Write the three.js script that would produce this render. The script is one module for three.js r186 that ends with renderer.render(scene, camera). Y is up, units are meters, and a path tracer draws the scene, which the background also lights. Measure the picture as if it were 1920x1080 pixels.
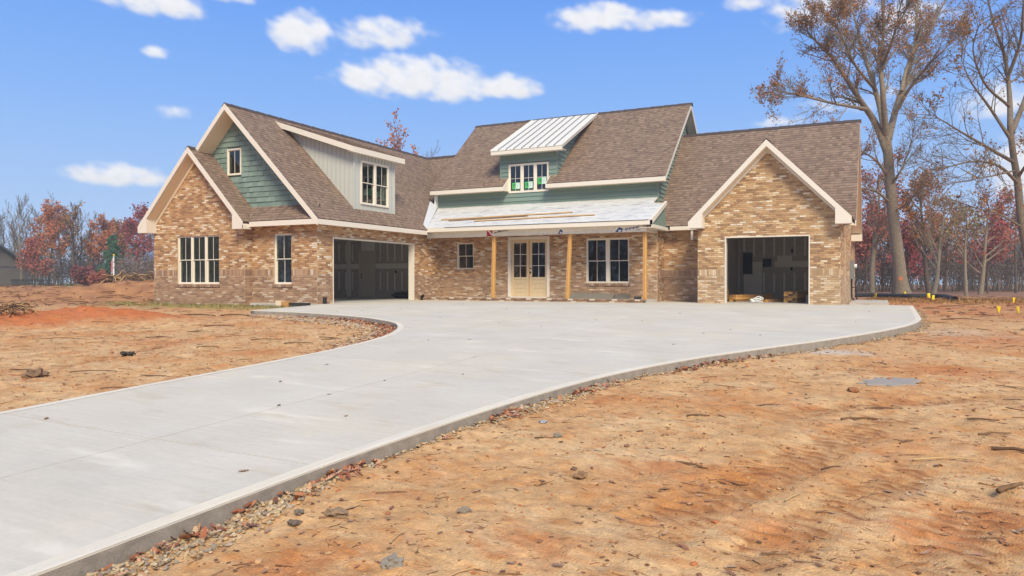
import * as THREE from 'three';
import { createNoise2D, createNoise3D } from 'simplex-noise';

// ---------------------------------------------------------------- camera, sky, sun, exposure
// house axes: x to the right along the front, y up, s = depth (world z = -s); camera at the origin of x and s
const SA = 0.4485, CA = 0.8938, CAMY = 0.75, FPX = 1385;
const scene = new THREE.Scene();
const camera = new THREE.PerspectiveCamera(2 * Math.atan(540 / FPX) * 180 / Math.PI, 16 / 9, 0.1, 900);
camera.position.set(0, CAMY, 0);
camera.lookAt(-SA * 100, CAMY - 0.866, -CA * 100);
const renderer = new THREE.WebGLRenderer();
renderer.toneMapping = THREE.LinearToneMapping;
renderer.toneMappingExposure = 1.0;
renderer.shadowMap.enabled = true;

const SUN_DIR = new THREE.Vector3(0.54, 0.76, 0.7).normalize();
const sun = new THREE.DirectionalLight(new THREE.Color().setRGB(1, 0.905, 0.69), 4.3);
sun.position.copy(SUN_DIR).multiplyScalar(80).add(new THREE.Vector3(-8, 0, -20));
sun.target.position.set(-8, 0, -20);
sun.castShadow = true; sun.shadow.radius = 40;
sun.shadow.mapSize.set(2048, 2048);
Object.assign(sun.shadow.camera, { left: -70, right: 70, top: 70, bottom: -70, near: 1, far: 220 });
scene.add(sun, sun.target);

// ---------------------------------------------------------------- small tools
function rngOf(seed) { let a = seed >>> 0; return () => { a = (a + 0x6d2b79f5) | 0; let t = Math.imul(a ^ (a >>> 15), 1 | a); t = (t + Math.imul(t ^ (t >>> 7), 61 | t)) ^ t; return ((t ^ (t >>> 14)) >>> 0) / 4294967296; }; }
const R0 = rngOf(7);
const rr = (a, b, r = R0) => a + (b - a) * r();
const n2 = createNoise2D(rngOf(11)), n2b = createNoise2D(rngOf(23)), n3 = createNoise3D(rngOf(31));
const fbm = (x, y, o = 4, f = n2) => { let a = 0, w = 0.5, t = 0; for (let i = 0; i < o; i++) { a += w * f(x, y); t += w; x = x * 2.03 + 17.1; y = y * 2.03 - 9.7; w *= 0.5; } return a / t; };
const clamp = (v, a = 0, b = 1) => Math.min(b, Math.max(a, v));
const sst = (a, b, v) => { const t = clamp((v - a) / (b - a)); return t * t * (3 - 2 * t); };
const s2l = (c) => { c /= 255; return c <= 0.04045 ? c / 12.92 : ((c + 0.055) / 1.055) ** 2.4; };
const lin = (r, g, b) => [s2l(r), s2l(g), s2l(b)];
const C = (r, g, b) => new THREE.Color(...lin(r, g, b));
const mix3 = (a, b, t) => [a[0] + (b[0] - a[0]) * t, a[1] + (b[1] - a[1]) * t, a[2] + (b[2] - a[2]) * t];
const V = (x, y, s) => new THREE.Vector3(x, y, -s);
const depthOf = (x, s) => -x * SA + s * CA;
// a point seen at (px, py) of a 1920 x 1080 frame, d metres away along the view: only used to read places off the photograph
const at = (px, py, d) => { const u = (px - 960) / FPX, v = (528 - py) / FPX; return V(d * (u * CA - SA), CAMY + d * v, d * (u * SA + CA)); };

// ---------------------------------------------------------------- the sky: blue air and small cumulus, computed
{
  const W = 3072, Hh = 1536, data = new Float32Array(W * Hh * 4);
  const stops = [[0, [0.52, 0.70, 0.95]], [5, [0.42, 0.63, 0.97]], [13, [0.255, 0.49, 0.97]], [21, [0.15, 0.366, 0.925]], [40, [0.11, 0.29, 0.80]], [90, [0.085, 0.23, 0.68]]];
  const air = (el) => { for (let i = 1; i < stops.length; i++) if (el <= stops[i][0]) return mix3(stops[i - 1][1], stops[i][1], (el - stops[i - 1][0]) / (stops[i][0] - stops[i - 1][0])); return stops[5][1]; };
  const blobs = [];
  const azel = (px, py) => { const u = (px - 960) / FPX, v = (528 - py) / FPX, x = u * CA - SA, z = -(u * SA + CA), y = v; return [Math.atan2(z, x) * 180 / Math.PI, Math.atan2(y, Math.hypot(x, z)) * 180 / Math.PI]; };
  const k = 180 / Math.PI / FPX;
  const cloud = (px, py, rx, ry, dens) => { const [a, e] = azel(px, py); blobs.push([a, e, rx * k / Math.cos(e * Math.PI / 180), ry * k, dens]); };
  [[292, 4, 88, 32, 1], [565, 66, 62, 42, 1], [715, 66, 92, 36, 0.75], [770, 150, 150, 46, 1], [850, 168, 70, 34, 1], [950, 166, 70, 28, 1], [700, 150, 70, 32, 1], [1118, 36, 82, 32, 1], [1225, 42, 84, 20, 0.75], [225, 331, 88, 24, 0.95],
    [295, 102, 24, 12, 0.7], [325, 213, 30, 14, 0.6], [1420, 2, 60, 22, 0.7], [1530, 14, 90, 48, 0.7], [1875, 195, 60, 40, 0.7], [1470, 228, 60, 14, 0.4], [1600, 190, 80, 26, 0.45], [1690, 40, 70, 40, 0.6], [430, -6, 60, 14, 0.7]].forEach((c) => cloud(...c));
  const rc = rngOf(5);
  for (let i = 0; i < 300; i++) {  // unseen clouds, added round the rest of the sky to make its light less blue
    const e = Math.asin(rr(0.06, 1, rc)) * 180 / Math.PI, a = rr(-180, 180, rc), w = rr(2, 7, rc) / Math.cos(Math.min(e, 75) * Math.PI / 180), h = rr(1.2, 3.2, rc);
    const d = rr(0.6, 1, rc), bumps = 3;
    const [fa] = azel(960, 300);
    let da = a - fa; da -= 360 * Math.round(da / 360);
    if (Math.abs(da) < 39 && e < 24) continue;
    for (let j = 0; j < bumps; j++) blobs.push([a + rr(-w, w, rc) * 0.8, e + rr(-h, h, rc) * 0.4, w, h, d]);
  }
  for (let y = 0; y < Hh; y++) {
    const el = (y + 0.5) / Hh * 180 - 90, c = air(Math.max(el, 0));
    const near = blobs.filter((b) => Math.abs(el - b[1]) < b[3] * 1.9);
    for (let x = 0; x < W; x++) {
      let r = c[0], g = c[1], b = c[2];
      if (el > 0 && near.length) {
        const az = (x + 0.5) / W * 360 - 180;
        let m = -1, my = 0;
        for (const q of near) {
          let da = az - q[0]; da -= 360 * Math.round(da / 360);
          const ux = da / q[2], uy = (el - q[1]) / q[3], dd = ux * ux + uy * uy * (uy < 0 ? 1.7 : 1);
          if (dd < 3 && q[4] * (1.15 - dd) > m) { m = q[4] * (1.15 - dd); my = uy; }
        }
        if (m > -0.6) {
          const ca = az * Math.cos(el * Math.PI / 180);
          const n = fbm(ca * 0.4 + 3, el * 0.6, 3) * 0.5 + fbm(ca * 1.1, el * 1.5, 2, n2b) * 0.1;
          const t = sst(0.0, 1.02, m + n - 0.04);
          if (t > 0) {
            const w = 0.89 + 0.04 * fbm(ca * 0.8 - 5, el * 1.1, 2, n2b) + 0.05 * clamp(my, -1, 1);
            r += (w * 1.02 - r) * t; g += (w * 1.03 - g) * t; b += (w * 1.07 - b) * t;
          }
        }
      }
      const o = (y * W + x) * 4;
      data[o] = r; data[o + 1] = g; data[o + 2] = b; data[o + 3] = 1;
    }
  }
  const t = new THREE.DataTexture(data, W, Hh, THREE.RGBAFormat, THREE.FloatType);
  t.mapping = THREE.EquirectangularReflectionMapping; t.magFilter = THREE.LinearFilter; t.needsUpdate = true;
  scene.background = t; scene.environment = t;
}
scene.fog = new THREE.FogExp2(new THREE.Color(0.86, 0.92, 1), 0.0012);

// ---------------------------------------------------------------- geometry builder
class MB {
  constructor(colored = false) { this.p = []; this.n = []; this.c = colored ? [] : null; this.u = []; this.i = []; this.col = [1, 1, 1]; this.m = null; this.k = 0; this.q = new THREE.Vector3(); }
  v(x, y, z, nx, ny, nz, u, w) {
    if (this.m) { this.q.set(x, y, z).applyMatrix4(this.m); x = this.q.x; y = this.q.y; z = this.q.z; this.q.set(nx, ny, nz).transformDirection(this.m); nx = this.q.x; ny = this.q.y; nz = this.q.z; }
    this.p.push(x, y, z); this.n.push(nx, ny, nz); this.u.push(u, w); if (this.c) this.c.push(...this.col); return this.k++;
  }
  poly(pts) {   // flat convex polygon
    const a = pts[0], b = pts[1], c = pts[pts.length - 1];
    const n = new THREE.Vector3().subVectors(b, a).cross(new THREE.Vector3().subVectors(c, a)).normalize();
    const ax = Math.abs(n.x), ay = Math.abs(n.y), az = Math.abs(n.z), first = this.k;
    for (const q of pts) { const [u, w] = ay >= ax && ay >= az ? [q.x, q.z] : ax >= az ? [q.z, q.y] : [q.x, q.y]; this.v(q.x, q.y, q.z, n.x, n.y, n.z, u, w); }
    for (let j = 1; j + 1 < pts.length; j++) this.i.push(first, first + j, first + j + 1);
    return this;
  }
  hex(q) { const f = (a, b, c, d) => this.poly([q[a], q[b], q[c], q[d]]); f(0, 3, 2, 1); f(4, 5, 6, 7); f(0, 1, 5, 4); f(1, 2, 6, 5); f(2, 3, 7, 6); f(3, 0, 4, 7); return this; }
  box(x0, x1, y0, y1, z0, z1) { const v = (x, y, z) => new THREE.Vector3(x, y, z); return this.hex([v(x0, y0, z0), v(x1, y0, z0), v(x1, y0, z1), v(x0, y0, z1), v(x0, y1, z0), v(x1, y1, z0), v(x1, y1, z1), v(x0, y1, z1)]); }
  bs(x0, x1, y0, y1, s0, s1) { return this.box(x0, x1, y0, y1, -s1, -s0); }
  slab(pts, off) {   // flat convex polygon given a thickness by the vector off
    const low = pts.map((q) => q.clone().add(off)), n = pts.length;
    this.poly(pts); this.poly(low.slice().reverse());
    for (let j = 0; j < n; j++) { const m = (j + 1) % n; this.poly([pts[j], low[j], low[m], pts[m]]); }
    return this;
  }
  tube(pts, rad, seg = 6, caps = true) {
    const up = new THREE.Vector3(), tx = new THREE.Vector3(), bx = new THREE.Vector3(), first = this.k; let len = 0;
    for (let j = 0; j < pts.length; j++) {
      const d = new THREE.Vector3().subVectors(pts[Math.min(j + 1, pts.length - 1)], pts[Math.max(j - 1, 0)]).normalize();
      if (j === 0) { up.set(Math.abs(d.y) > 0.8 ? 1 : 0, Math.abs(d.y) > 0.8 ? 0 : 1, 0.13); } else { up.copy(bx); len += pts[j].distanceTo(pts[j - 1]); }
      tx.crossVectors(d, up).normalize(); bx.crossVectors(tx, d).normalize();
      for (let a = 0; a <= seg; a++) {
        const t = a / seg * Math.PI * 2, c = Math.cos(t), s = Math.sin(t), nx = tx.x * c + bx.x * s, ny = tx.y * c + bx.y * s, nz = tx.z * c + bx.z * s, r = typeof rad === 'number' ? rad : rad[j];
        this.v(pts[j].x + nx * r, pts[j].y + ny * r, pts[j].z + nz * r, nx, ny, nz, a / seg * 6.28 * r, len);
      }
    }
    const w = seg + 1;
    for (let j = 0; j + 1 < pts.length; j++) for (let a = 0; a < seg; a++) { const o = first + j * w + a; this.i.push(o, o + w, o + 1, o + 1, o + w, o + w + 1); }
    if (caps) for (const j of [0, pts.length - 1]) { const o = first + j * w; for (let a = 1; a + 1 < seg; a++) this.i.push(o, o + a, o + a + 1); }
    return this;
  }
  geo() {
    const g = new THREE.BufferGeometry();
    g.setAttribute('position', new THREE.Float32BufferAttribute(this.p, 3)); g.setAttribute('normal', new THREE.Float32BufferAttribute(this.n, 3)); g.setAttribute('uv', new THREE.Float32BufferAttribute(this.u, 2));
    if (this.c) g.setAttribute('color', new THREE.Float32BufferAttribute(this.c, 3));
    g.setIndex(this.i); return g;
  }
}
const taken = {};
const numbered = (name) => { taken[name] = (taken[name] ?? -1) + 1; return taken[name] ? name + '_' + String(taken[name]).padStart(3, '0') : name; };
function mesh(name, g, mat, parent) { const o = new THREE.Mesh(g instanceof MB ? g.geo() : g, mat); o.castShadow = o.receiveShadow = true; o.name = parent ? name : numbered(name); (parent ?? scene).add(o); return o; }
function tag(o, label, category, group, kind) { o.userData.label = label; o.userData.category = category; if (group) o.userData.group = group; if (kind) o.userData.kind = kind; return o; }
function setting(o, kind = 'structure') { o.userData.kind = kind; return o; }
function thing(name, label, category, p, turn = 0, group) { const o = new THREE.Group(); o.name = numbered(name); scene.add(o); if (p) o.position.copy(p); o.rotation.y = turn; return tag(o, label, category, group); }
const box = (x0, x1, y0, y1, z0, z1) => new MB().box(x0, x1, y0, y1, z0, z1);
const bs = (x0, x1, y0, y1, s0, s1) => new MB().bs(x0, x1, y0, y1, s0, s1);
const onS = (o, s) => { o.position.set(0, 0, -s); return o; };                               // wall plane facing the camera: local x = x, z outwards
const onX = (o, x) => { o.position.set(x, 0, 0); o.rotation.y = Math.PI / 2; return o; };    // wall plane facing +x: local x = s, z outwards
const frame = (f) => f[0] === 'S' ? new THREE.Matrix4().makeTranslation(0, 0, -f[1]) : new THREE.Matrix4().makeTranslation(f[1], 0, 0).multiply(new THREE.Matrix4().makeRotationY(Math.PI / 2));
const put = (o, f) => f[0] === 'S' ? onS(o, f[1]) : onX(o, f[1]);

// ---------------------------------------------------------------- textures and materials
function tex(w, h, f, repeat, srgb = true) {   // f(x, y) in 0..1 -> [r, g, b] 0..255, tiled
  const d = new Uint8Array(w * h * 4);
  for (let y = 0; y < h; y++) for (let x = 0; x < w; x++) { const c = f(x / w, y / h), o = (y * w + x) * 4; d[o] = clamp(c[0], 0, 255); d[o + 1] = clamp(c[1], 0, 255); d[o + 2] = clamp(c[2], 0, 255); d[o + 3] = 255; }
  const t = new THREE.DataTexture(d, w, h); t.magFilter = THREE.LinearFilter; t.minFilter = THREE.LinearMipmapLinearFilter; t.wrapS = t.wrapT = THREE.RepeatWrapping; t.repeat.set(repeat[0], repeat[1]);
  if (srgb) t.colorSpace = THREE.SRGBColorSpace; t.needsUpdate = true; return t;
}
// gradient noise that tiles over the unit square: fx by fy cells
const PG = (() => { const r = rngOf(71), g = new Float32Array(131072); for (let i = 0; i < 65536; i++) { const a = r() * 6.28318; g[i * 2] = Math.cos(a); g[i * 2 + 1] = Math.sin(a); } return g; })();
function pn(x, y, fx, fy) {
  x = (x - Math.floor(x)) * fx; y = (y - Math.floor(y)) * fy;
  const i = Math.floor(x), j = Math.floor(y), u = x - i, v = y - j, a = u * u * u * (u * (u * 6 - 15) + 10), b = v * v * v * (v * (v * 6 - 15) + 10);
  const d = (p, q, s, t) => { const k = (((p % fx) * 7919 + (q % fy) * 104729 + fx * 31) & 65535) * 2; return PG[k] * s + PG[k + 1] * t; };
  const m = d(i, j, u, v), n = d(i + 1, j, u - 1, v), o = d(i, j + 1, u, v - 1), w = d(i + 1, j + 1, u - 1, v - 1);
  return 1.5 * (m + (n - m) * a + ((o + (w - o) * a) - (m + (n - m) * a)) * b);
}
const tf = (x, y, f, o = 4, fy = f) => { let a = 0, w = 1, t = 0; f = Math.max(1, Math.round(f)); fy = Math.max(1, Math.round(fy)); for (let i = 0; i < o; i++) { a += w * pn(x, y, f, fy); t += w; f *= 2; fy *= 2; w *= 0.6; } return a / t; };
const std = (color, rough = 0.8, more = {}) => new THREE.MeshStandardMaterial({ color, roughness: rough, side: THREE.DoubleSide, ...more });
const TX = {};
{
  const rt = rngOf(3);
  TX.concrete = tex(2048, 2048, (x, y) => { const n = tf(x, y, 7, 5) * 13 + tf(x, y, 160, 2) * 5 + (rt() - 0.5) * 8, w = tf(x, y, 4, 3) * 7, br = tf(x, y, 12, 2, 190) * 7, st = Math.max(0, tf(x, y, 8, 4, 24) - 0.2) * 50, lt = Math.max(0, tf(x, y + 0.4, 6, 4, 20) - 0.2) * 45; return [236 + n + w * 0.7 + br - st * 0.5 + lt, 235 + n + w * 0.2 + br - st * 0.7 + lt, 232 + n - w + br - st + lt]; }, [1 / 9.3, 1 / 9.3]);
  TX.formed = tex(1024, 256, (x, y) => { const n = tf(x, y, 14, 5, 4) * 40 + tf(x, y, 90, 2) * 14 + (rt() - 0.5) * 22, pit = rt() > 0.994 ? -70 : 0, ln = Math.abs((y * 6) % 1 - 0.5) < 0.03 ? -12 : 0; return [226 + n + pit + ln, 222 + n + pit + ln, 216 + n + pit + ln]; }, [1 / 2.2, 1 / 0.55]);
  TX.concreteB = tex(512, 512, (x, y) => { const n = 128 + tf(x, y, 70, 3) * 60 + (rt() - 0.5) * 80; return [n, n, n]; }, [1 / 1.1, 1 / 1.1], false);
  const grainV = new Float32Array(1024 * 1024);
  for (let i = 0; i < grainV.length; i++) grainV[i] = rt();
  TX.dirt = tex(1024, 1024, (x, y) => {
    const n = tf(x, y, 9, 5) * 20 + tf(x, y, 90, 3) * 16, g = grainV[(Math.floor(y * 1024) * 1024 + Math.floor(x * 1024))], sp = g > 0.985 ? -62 : g > 0.97 ? -26 : g < 0.02 ? 20 : 0, w = tf(x, y, 20, 3) * 6;
    return [228 + n * 1.3 + sp + w, 224 + n * 1.4 + sp, 218 + n * 1.5 + sp - w];
  }, [1 / 2.3, 1 / 2.3]);
  TX.dirtB = tex(1024, 1024, (x, y) => { const n = 128 + tf(x, y, 30, 5) * 70 + tf(x, y, 150, 2) * 45 + (grainV[(Math.floor(y * 1024) * 1024 + Math.floor(x * 1024))] - 0.5) * 30; return [n, n, n]; }, [1 / 2.3, 1 / 2.3], false);
  TX.wood = tex(256, 512, (x, y) => { const n = Math.sin((x * 9 + tf(x, y, 3, 3) * 1.4) * 6.283) * 9 + (rt() - 0.5) * 10; return [236 + n, 228 + n, 215 + n]; }, [2, 0.7]);
  TX.bark = tex(256, 256, (x, y) => { const n = tf(x, y, 26, 4, 9) * 80 + (rt() - 0.5) * 20; return [205 + n, 203 + n, 200 + n]; }, [1.3, 0.6]);
  TX.barkB = tex(256, 256, (x, y) => { const n = 128 + tf(x, y, 26, 4, 9) * 120; return [n, n, n]; }, [1.3, 0.6], false);
  TX.grain = tex(512, 512, (x, y) => { const n = tf(x, y, 80, 3) * 22 + (rt() - 0.5) * 34 + tf(x, y, 6, 3) * 14; return [228 + n, 228 + n, 228 + n]; }, [1 / 0.9, 1 / 0.9]);
}
const M = {
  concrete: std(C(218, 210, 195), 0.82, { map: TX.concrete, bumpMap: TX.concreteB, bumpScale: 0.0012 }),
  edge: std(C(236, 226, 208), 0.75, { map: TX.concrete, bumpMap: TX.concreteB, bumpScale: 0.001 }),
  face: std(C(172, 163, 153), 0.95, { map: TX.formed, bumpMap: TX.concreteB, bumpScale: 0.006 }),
  floor: std(C(206, 202, 195), 0.7, { map: TX.concrete }),
  mortar: std(C(206, 182, 150), 0.95, { map: TX.grain }),
  brick: std(0xffffff, 0.9, { vertexColors: true, map: TX.grain }),
  shingle: std(0xffffff, 0.93, { vertexColors: true, map: TX.grain }),
  roofDeck: std(C(92, 76, 70), 0.95, { map: TX.grain }),
  ridgeCap: std(C(84, 72, 70), 0.95, { map: TX.grain }),
  trim: std(C(224, 213, 198), 0.55),
  soffit: std(C(232, 212, 184), 0.6),
  green: std(C(122, 141, 130), 0.65), greenB: std(C(115, 134, 124), 0.65), greenC: std(C(129, 147, 136), 0.65),
  batten: std(C(190, 190, 182), 0.6), battenB: std(C(180, 180, 173), 0.6),
  sash: std(C(230, 219, 202), 0.45),
  muntin: std(C(206, 200, 188), 0.4),
  glass: new THREE.MeshPhysicalMaterial({ color: new THREE.Color(0.5, 0.6, 0.56), roughness: 0.015, transmission: 1, thickness: 0, ior: 1.75, side: THREE.DoubleSide }),
  door: std(C(224, 206, 176), 0.5, { map: TX.wood }),
  metal: std(C(220, 216, 206), 0.5),
  seam: std(C(128, 128, 128), 0.4, { metalness: 0.3 }),
  lumber: std(C(226, 178, 106), 0.75, { map: TX.wood }), lumberB: std(C(206, 160, 104), 0.8, { map: TX.wood }), lumberC: std(C(176, 142, 108), 0.85, { map: TX.wood }), lumberD: std(C(188, 184, 174), 0.85, { map: TX.wood }),
  drywall: std(C(226, 214, 203), 0.9, { map: TX.grain }), drywallB: std(C(222, 210, 199), 0.9, { map: TX.grain }), mud: std(C(250, 245, 237), 0.9), ceiling: std(C(238, 232, 224), 0.9),
  black: std(C(24, 24, 25), 0.6), blackBag: std(C(22, 22, 24), 0.32), dark: std(C(48, 46, 45), 0.7), grey: std(C(132, 134, 136), 0.5, { metalness: 0.3 }), white: std(C(232, 232, 230), 0.6),
  yellow: std(C(236, 206, 20), 0.55, { transparent: false }), steel: std(C(150, 150, 150), 0.4, { metalness: 0.8 }),
  interior: std(C(120, 112, 104), 0.9),
};

// ---------------------------------------------------------------- the house
const H = thing('brick_house', 'large unfinished brick house with brown shingle roofs and green siding behind the driveway', 'house');
const part = (name, g, mat, parent = H) => mesh(name, g, mat, parent);

// ---- brick walls: a mortar-coloured body with every brick standing proud of its joints
const PAL = {
  upper: [[202, 157, 112], [182, 135, 92], [214, 174, 131], [158, 113, 79], [232, 204, 168], [194, 148, 104], [138, 98, 71], [246, 234, 214], [208, 162, 117]].map((c) => lin(...c)),
  lower: [[180, 144, 116], [158, 122, 98], [196, 164, 136], [224, 206, 184], [168, 134, 108], [144, 110, 88], [188, 150, 118]].map((c) => lin(...c)),
  gold: [[208, 168, 122], [186, 142, 99], [218, 184, 142], [160, 118, 82], [234, 212, 176], [194, 152, 108], [140, 102, 74], [246, 234, 212], [212, 174, 128]].map((c) => lin(...c)),  // same brick as upper, with the stronger light on the garage in its colours
  lowerLit: [[204, 172, 134], [180, 144, 108], [220, 194, 158], [238, 220, 194], [164, 130, 100], [192, 158, 122]].map((c) => lin(...c)),  // likewise the lower bricks, coloured as they look in that stronger light
};
const brickwork = new MB(true), rb = rngOf(101);
let singles = 0;
function brickWall(f, outline, span, holes, o = {}) {
  const u0 = outline[0][0], sh = new THREE.Shape(outline.map(([a, b]) => new THREE.Vector2(a === u0 && o.inset ? a + o.inset : a, b)));
  for (const [a, b, c, d] of holes) { const p = new THREE.Path(); p.moveTo(a, Math.max(c, outline[0][1] + 0.001)); p.lineTo(a, d); p.lineTo(b, d); p.lineTo(b, Math.max(c, outline[0][1] + 0.001)); sh.holes.push(p); }
  const g = new THREE.ExtrudeGeometry(sh, { depth: 0.22, bevelEnabled: false }); g.translate(0, 0, -0.22);
  const w = put(part('brick_wall', g, M.mortar), f);
  const BL = 0.2, BH = 0.0545, J = 0.0132, y0 = outline[0][1], top = Math.max(...outline.map((q) => q[1])), mat = frame(f);
  const up = o.pal ?? PAL.upper, low = o.low ?? PAL.lower;
  const one = (a, b, c, d, pal) => {
    let col = mix3(pal[Math.floor(rb() ** 1.15 * pal.length)], pal[0], 0.27); const k = rr(0.98, 1.2, rb); col = [col[0] * k, col[1] * k, col[2] * k * rr(0.94, 1.05, rb)];
    const t = 0.009 + rb() * 0.005;
    const mk = (m) => {
      m.col = col; const v = (x, y, z) => new THREE.Vector3(x, y, z), e = 0.003;
      const A = [v(a, c, 0), v(b, c, 0), v(b, d, 0), v(a, d, 0)], B = [v(a + e, c + e, t), v(b - e, c + e, t), v(b - e, d - e, t), v(a + e, d - e, t)];
      m.poly(B); for (let j = 0; j < 4; j++) { const n = (j + 1) % 4; m.poly([A[j], A[n], B[n], B[j]]); } return m;
    };
    if (o.single && singles < 300 && o.single(a, b, c, d)) { singles++; part('brick', mk(new MB(true)), M.brick, w); } else { brickwork.m = mat; mk(brickwork); }
  };
  const cut = (iv, y) => { let out = [iv]; for (const [a, b, c, d] of holes) if (y > c && y < d) out = out.flatMap(([p, q]) => [[p, Math.min(q, a)], [Math.max(p, b), q]].filter(([x, z]) => z - x > 0.012)); return out; };
  let y = y0, row = 0;
  while (y < top - 0.02) {
    if (o.band && y >= 0.945 && y < 0.99) {          // the soldier course
      const iv = span(y + 0.1); if (iv) for (const [p, q] of cut(iv, y + 0.1)) for (let x = p + 0.004; x < q - 0.02; x += BH + 0.009) one(x, Math.min(x + BH, q), y + 0.014, y + 0.215, low);
      y += 0.24; row++; continue;
    }
    const ym = y + BH / 2, iv = span(ym);
    if (iv) for (const [p, q] of cut(iv, ym)) {
      const start = Math.floor((p - 0.3) / (BL + J)) * (BL + J) + (row % 2 ? (BL + J) / 2 : 0);
      for (let x = start; x < q; x += BL + J) { const a = Math.max(x, p), b = Math.min(x + BL, q); if (b - a > 0.018) one(a, b, y, y + BH, y < (o.lowTo ?? 1.0) ? low : up); }
    }
    y += BH + J; row++;
  }
  return w;
}
const full = (a, b) => () => [a, b];
const gableSpan = (a, b, cx, apex, k) => (y) => { const h = (apex - y) / k; const p = Math.max(a, cx - h), q = Math.min(b, cx + h); return q - p > 0.03 ? [p, q] : null; };
brickWall(['S', 18.75], [[-24.43, -0.34], [-19.78, -0.34], [-19.78, 2.86], [-22.1, 5.27], [-24.43, 2.86]], gableSpan(-24.43, -19.78, -22.1, 5.27, 1.038), [[-23.16, -21.02, 0.66, 2.42]], { band: true });
brickWall(['X', -19.78], [[18.75, -0.34], [19.08, -0.34], [19.08, 2.72], [18.75, 2.72]], full(18.75, 19.08), [], { band: true, inset: 0.222 });
brickWall(['S', 19.08], [[-19.78, -0.34], [-16.83, -0.34], [-16.83, 2.74], [-19.78, 2.74]], full(-19.78, -16.83), [[-18.75, -17.95, 0.66, 2.4]], { band: true });
brickWall(['X', -16.83], [[19.08, -0.34], [26.82, -0.34], [26.82, 2.74], [19.08, 2.74]], full(19.08, 26.82), [[19.85, 24.76, -1, 2.27]], { band: false, inset: 0.222 });
brickWall(['S', 26.83], [[-16.83, -0.2], [-7.45, -0.2], [-7.45, 3.0], [-16.83, 3.0]], full(-16.83, -7.45), [[-16.07, -15.26, 1.26, 2.39], [-13.64, -11.79, 0.11, 2.55], [-10.26, -8.53, 0.69, 2.41]], {});
brickWall(['X', -7.45], [[26.83, -0.34], [27.76, -0.34], [27.76, 2.74], [26.83, 2.74]], full(26.83, 27.76), [], { band: true, inset: 0.222 });
brickWall(['S', 27.76], [[-7.45, -0.34], [-5.5, -0.34], [-5.5, 2.74], [-7.45, 2.74]], full(-7.45, -5.5), [], { band: true });
brickWall(['S', 26.08], [[-5.8, -0.34], [-1.23, -0.34], [-1.23, 2.84], [-3.46, 5.12], [-5.8, 2.84]], gableSpan(-5.8, -1.23, -3.46, 5.12, 1.02), [[-4.87, -2.14, -1, 2.29]],
  { band: true, pal: PAL.gold, low: PAL.lowerLit, single: (a, b, c) => b - a > 0.19 && c > 2.3 });
brickWall(['X', -1.23], [[26.08, -0.34], [40, -0.34], [40, 2.8], [35.3, 2.8], [31.45, 6.66], [27.6, 2.8], [26.08, 2.8]], (y) => y < 2.8 ? [26.08, 40] : [27.6 + (y - 2.8), 35.3 - (y - 2.8)], [[29.0, 29.85, 0.71, 2.43], [36.5, 37.4, 1.2, 2.4]], { inset: 0.222, band: true, pal: PAL.gold, low: PAL.lowerLit });
part('brickwork', brickwork, M.brick).userData.kind = 'stuff';
// plain hidden walls that close the shell
part('outer_wall', bs(-24.43, -24.2, -0.34, 3.3, 18.97, 35.3), M.mortar);
part('outer_wall', bs(-24.2, -1.45, -0.34, 3.3, 35.1, 35.3), M.mortar);
part('outer_wall', bs(-6, -1.45, -0.34, 2.7, 39.8, 40), M.mortar);
part('outer_wall', bs(-6.2, -6.0, -0.34, 2.7, 35.3, 40), M.mortar);
part('flat_roof', bs(-6.2, -0.9, 2.72, 2.9, 35.4, 40.2), M.roofDeck);
part('garage_side_wall', bs(-5.8, -5.62, -0.34, 2.85, 26.3, 33.2), M.drywall);
// floors and ceilings
part('garage_floor', bs(-24.2, -16.84, -0.2, 0.012, 18.97, 28.3), M.floor);
part('garage_floor', bs(-5.62, -1.45, -0.2, 0.012, 26.09, 33.0), M.floor);
part('room_floor', bs(-17.0, -7.66, -0.2, 0.1, 27.0, 35.1), M.lumberC);
part('room_floor', bs(-24.2, -17.0, -0.2, 0.1, 28.5, 35.1), M.lumberC);
part('ceiling_panel', bs(-24.2, -17.02, 2.72, 2.86, 19.28, 35.1), M.ceiling);
part('ceiling_panel', bs(-16.9, -5.85, 2.98, 3.1, 27.99, 35.1), M.ceiling);
part('ceiling_panel', bs(-5.61, -1.46, 2.62, 2.74, 26.31, 35.1), M.ceiling);
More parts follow.
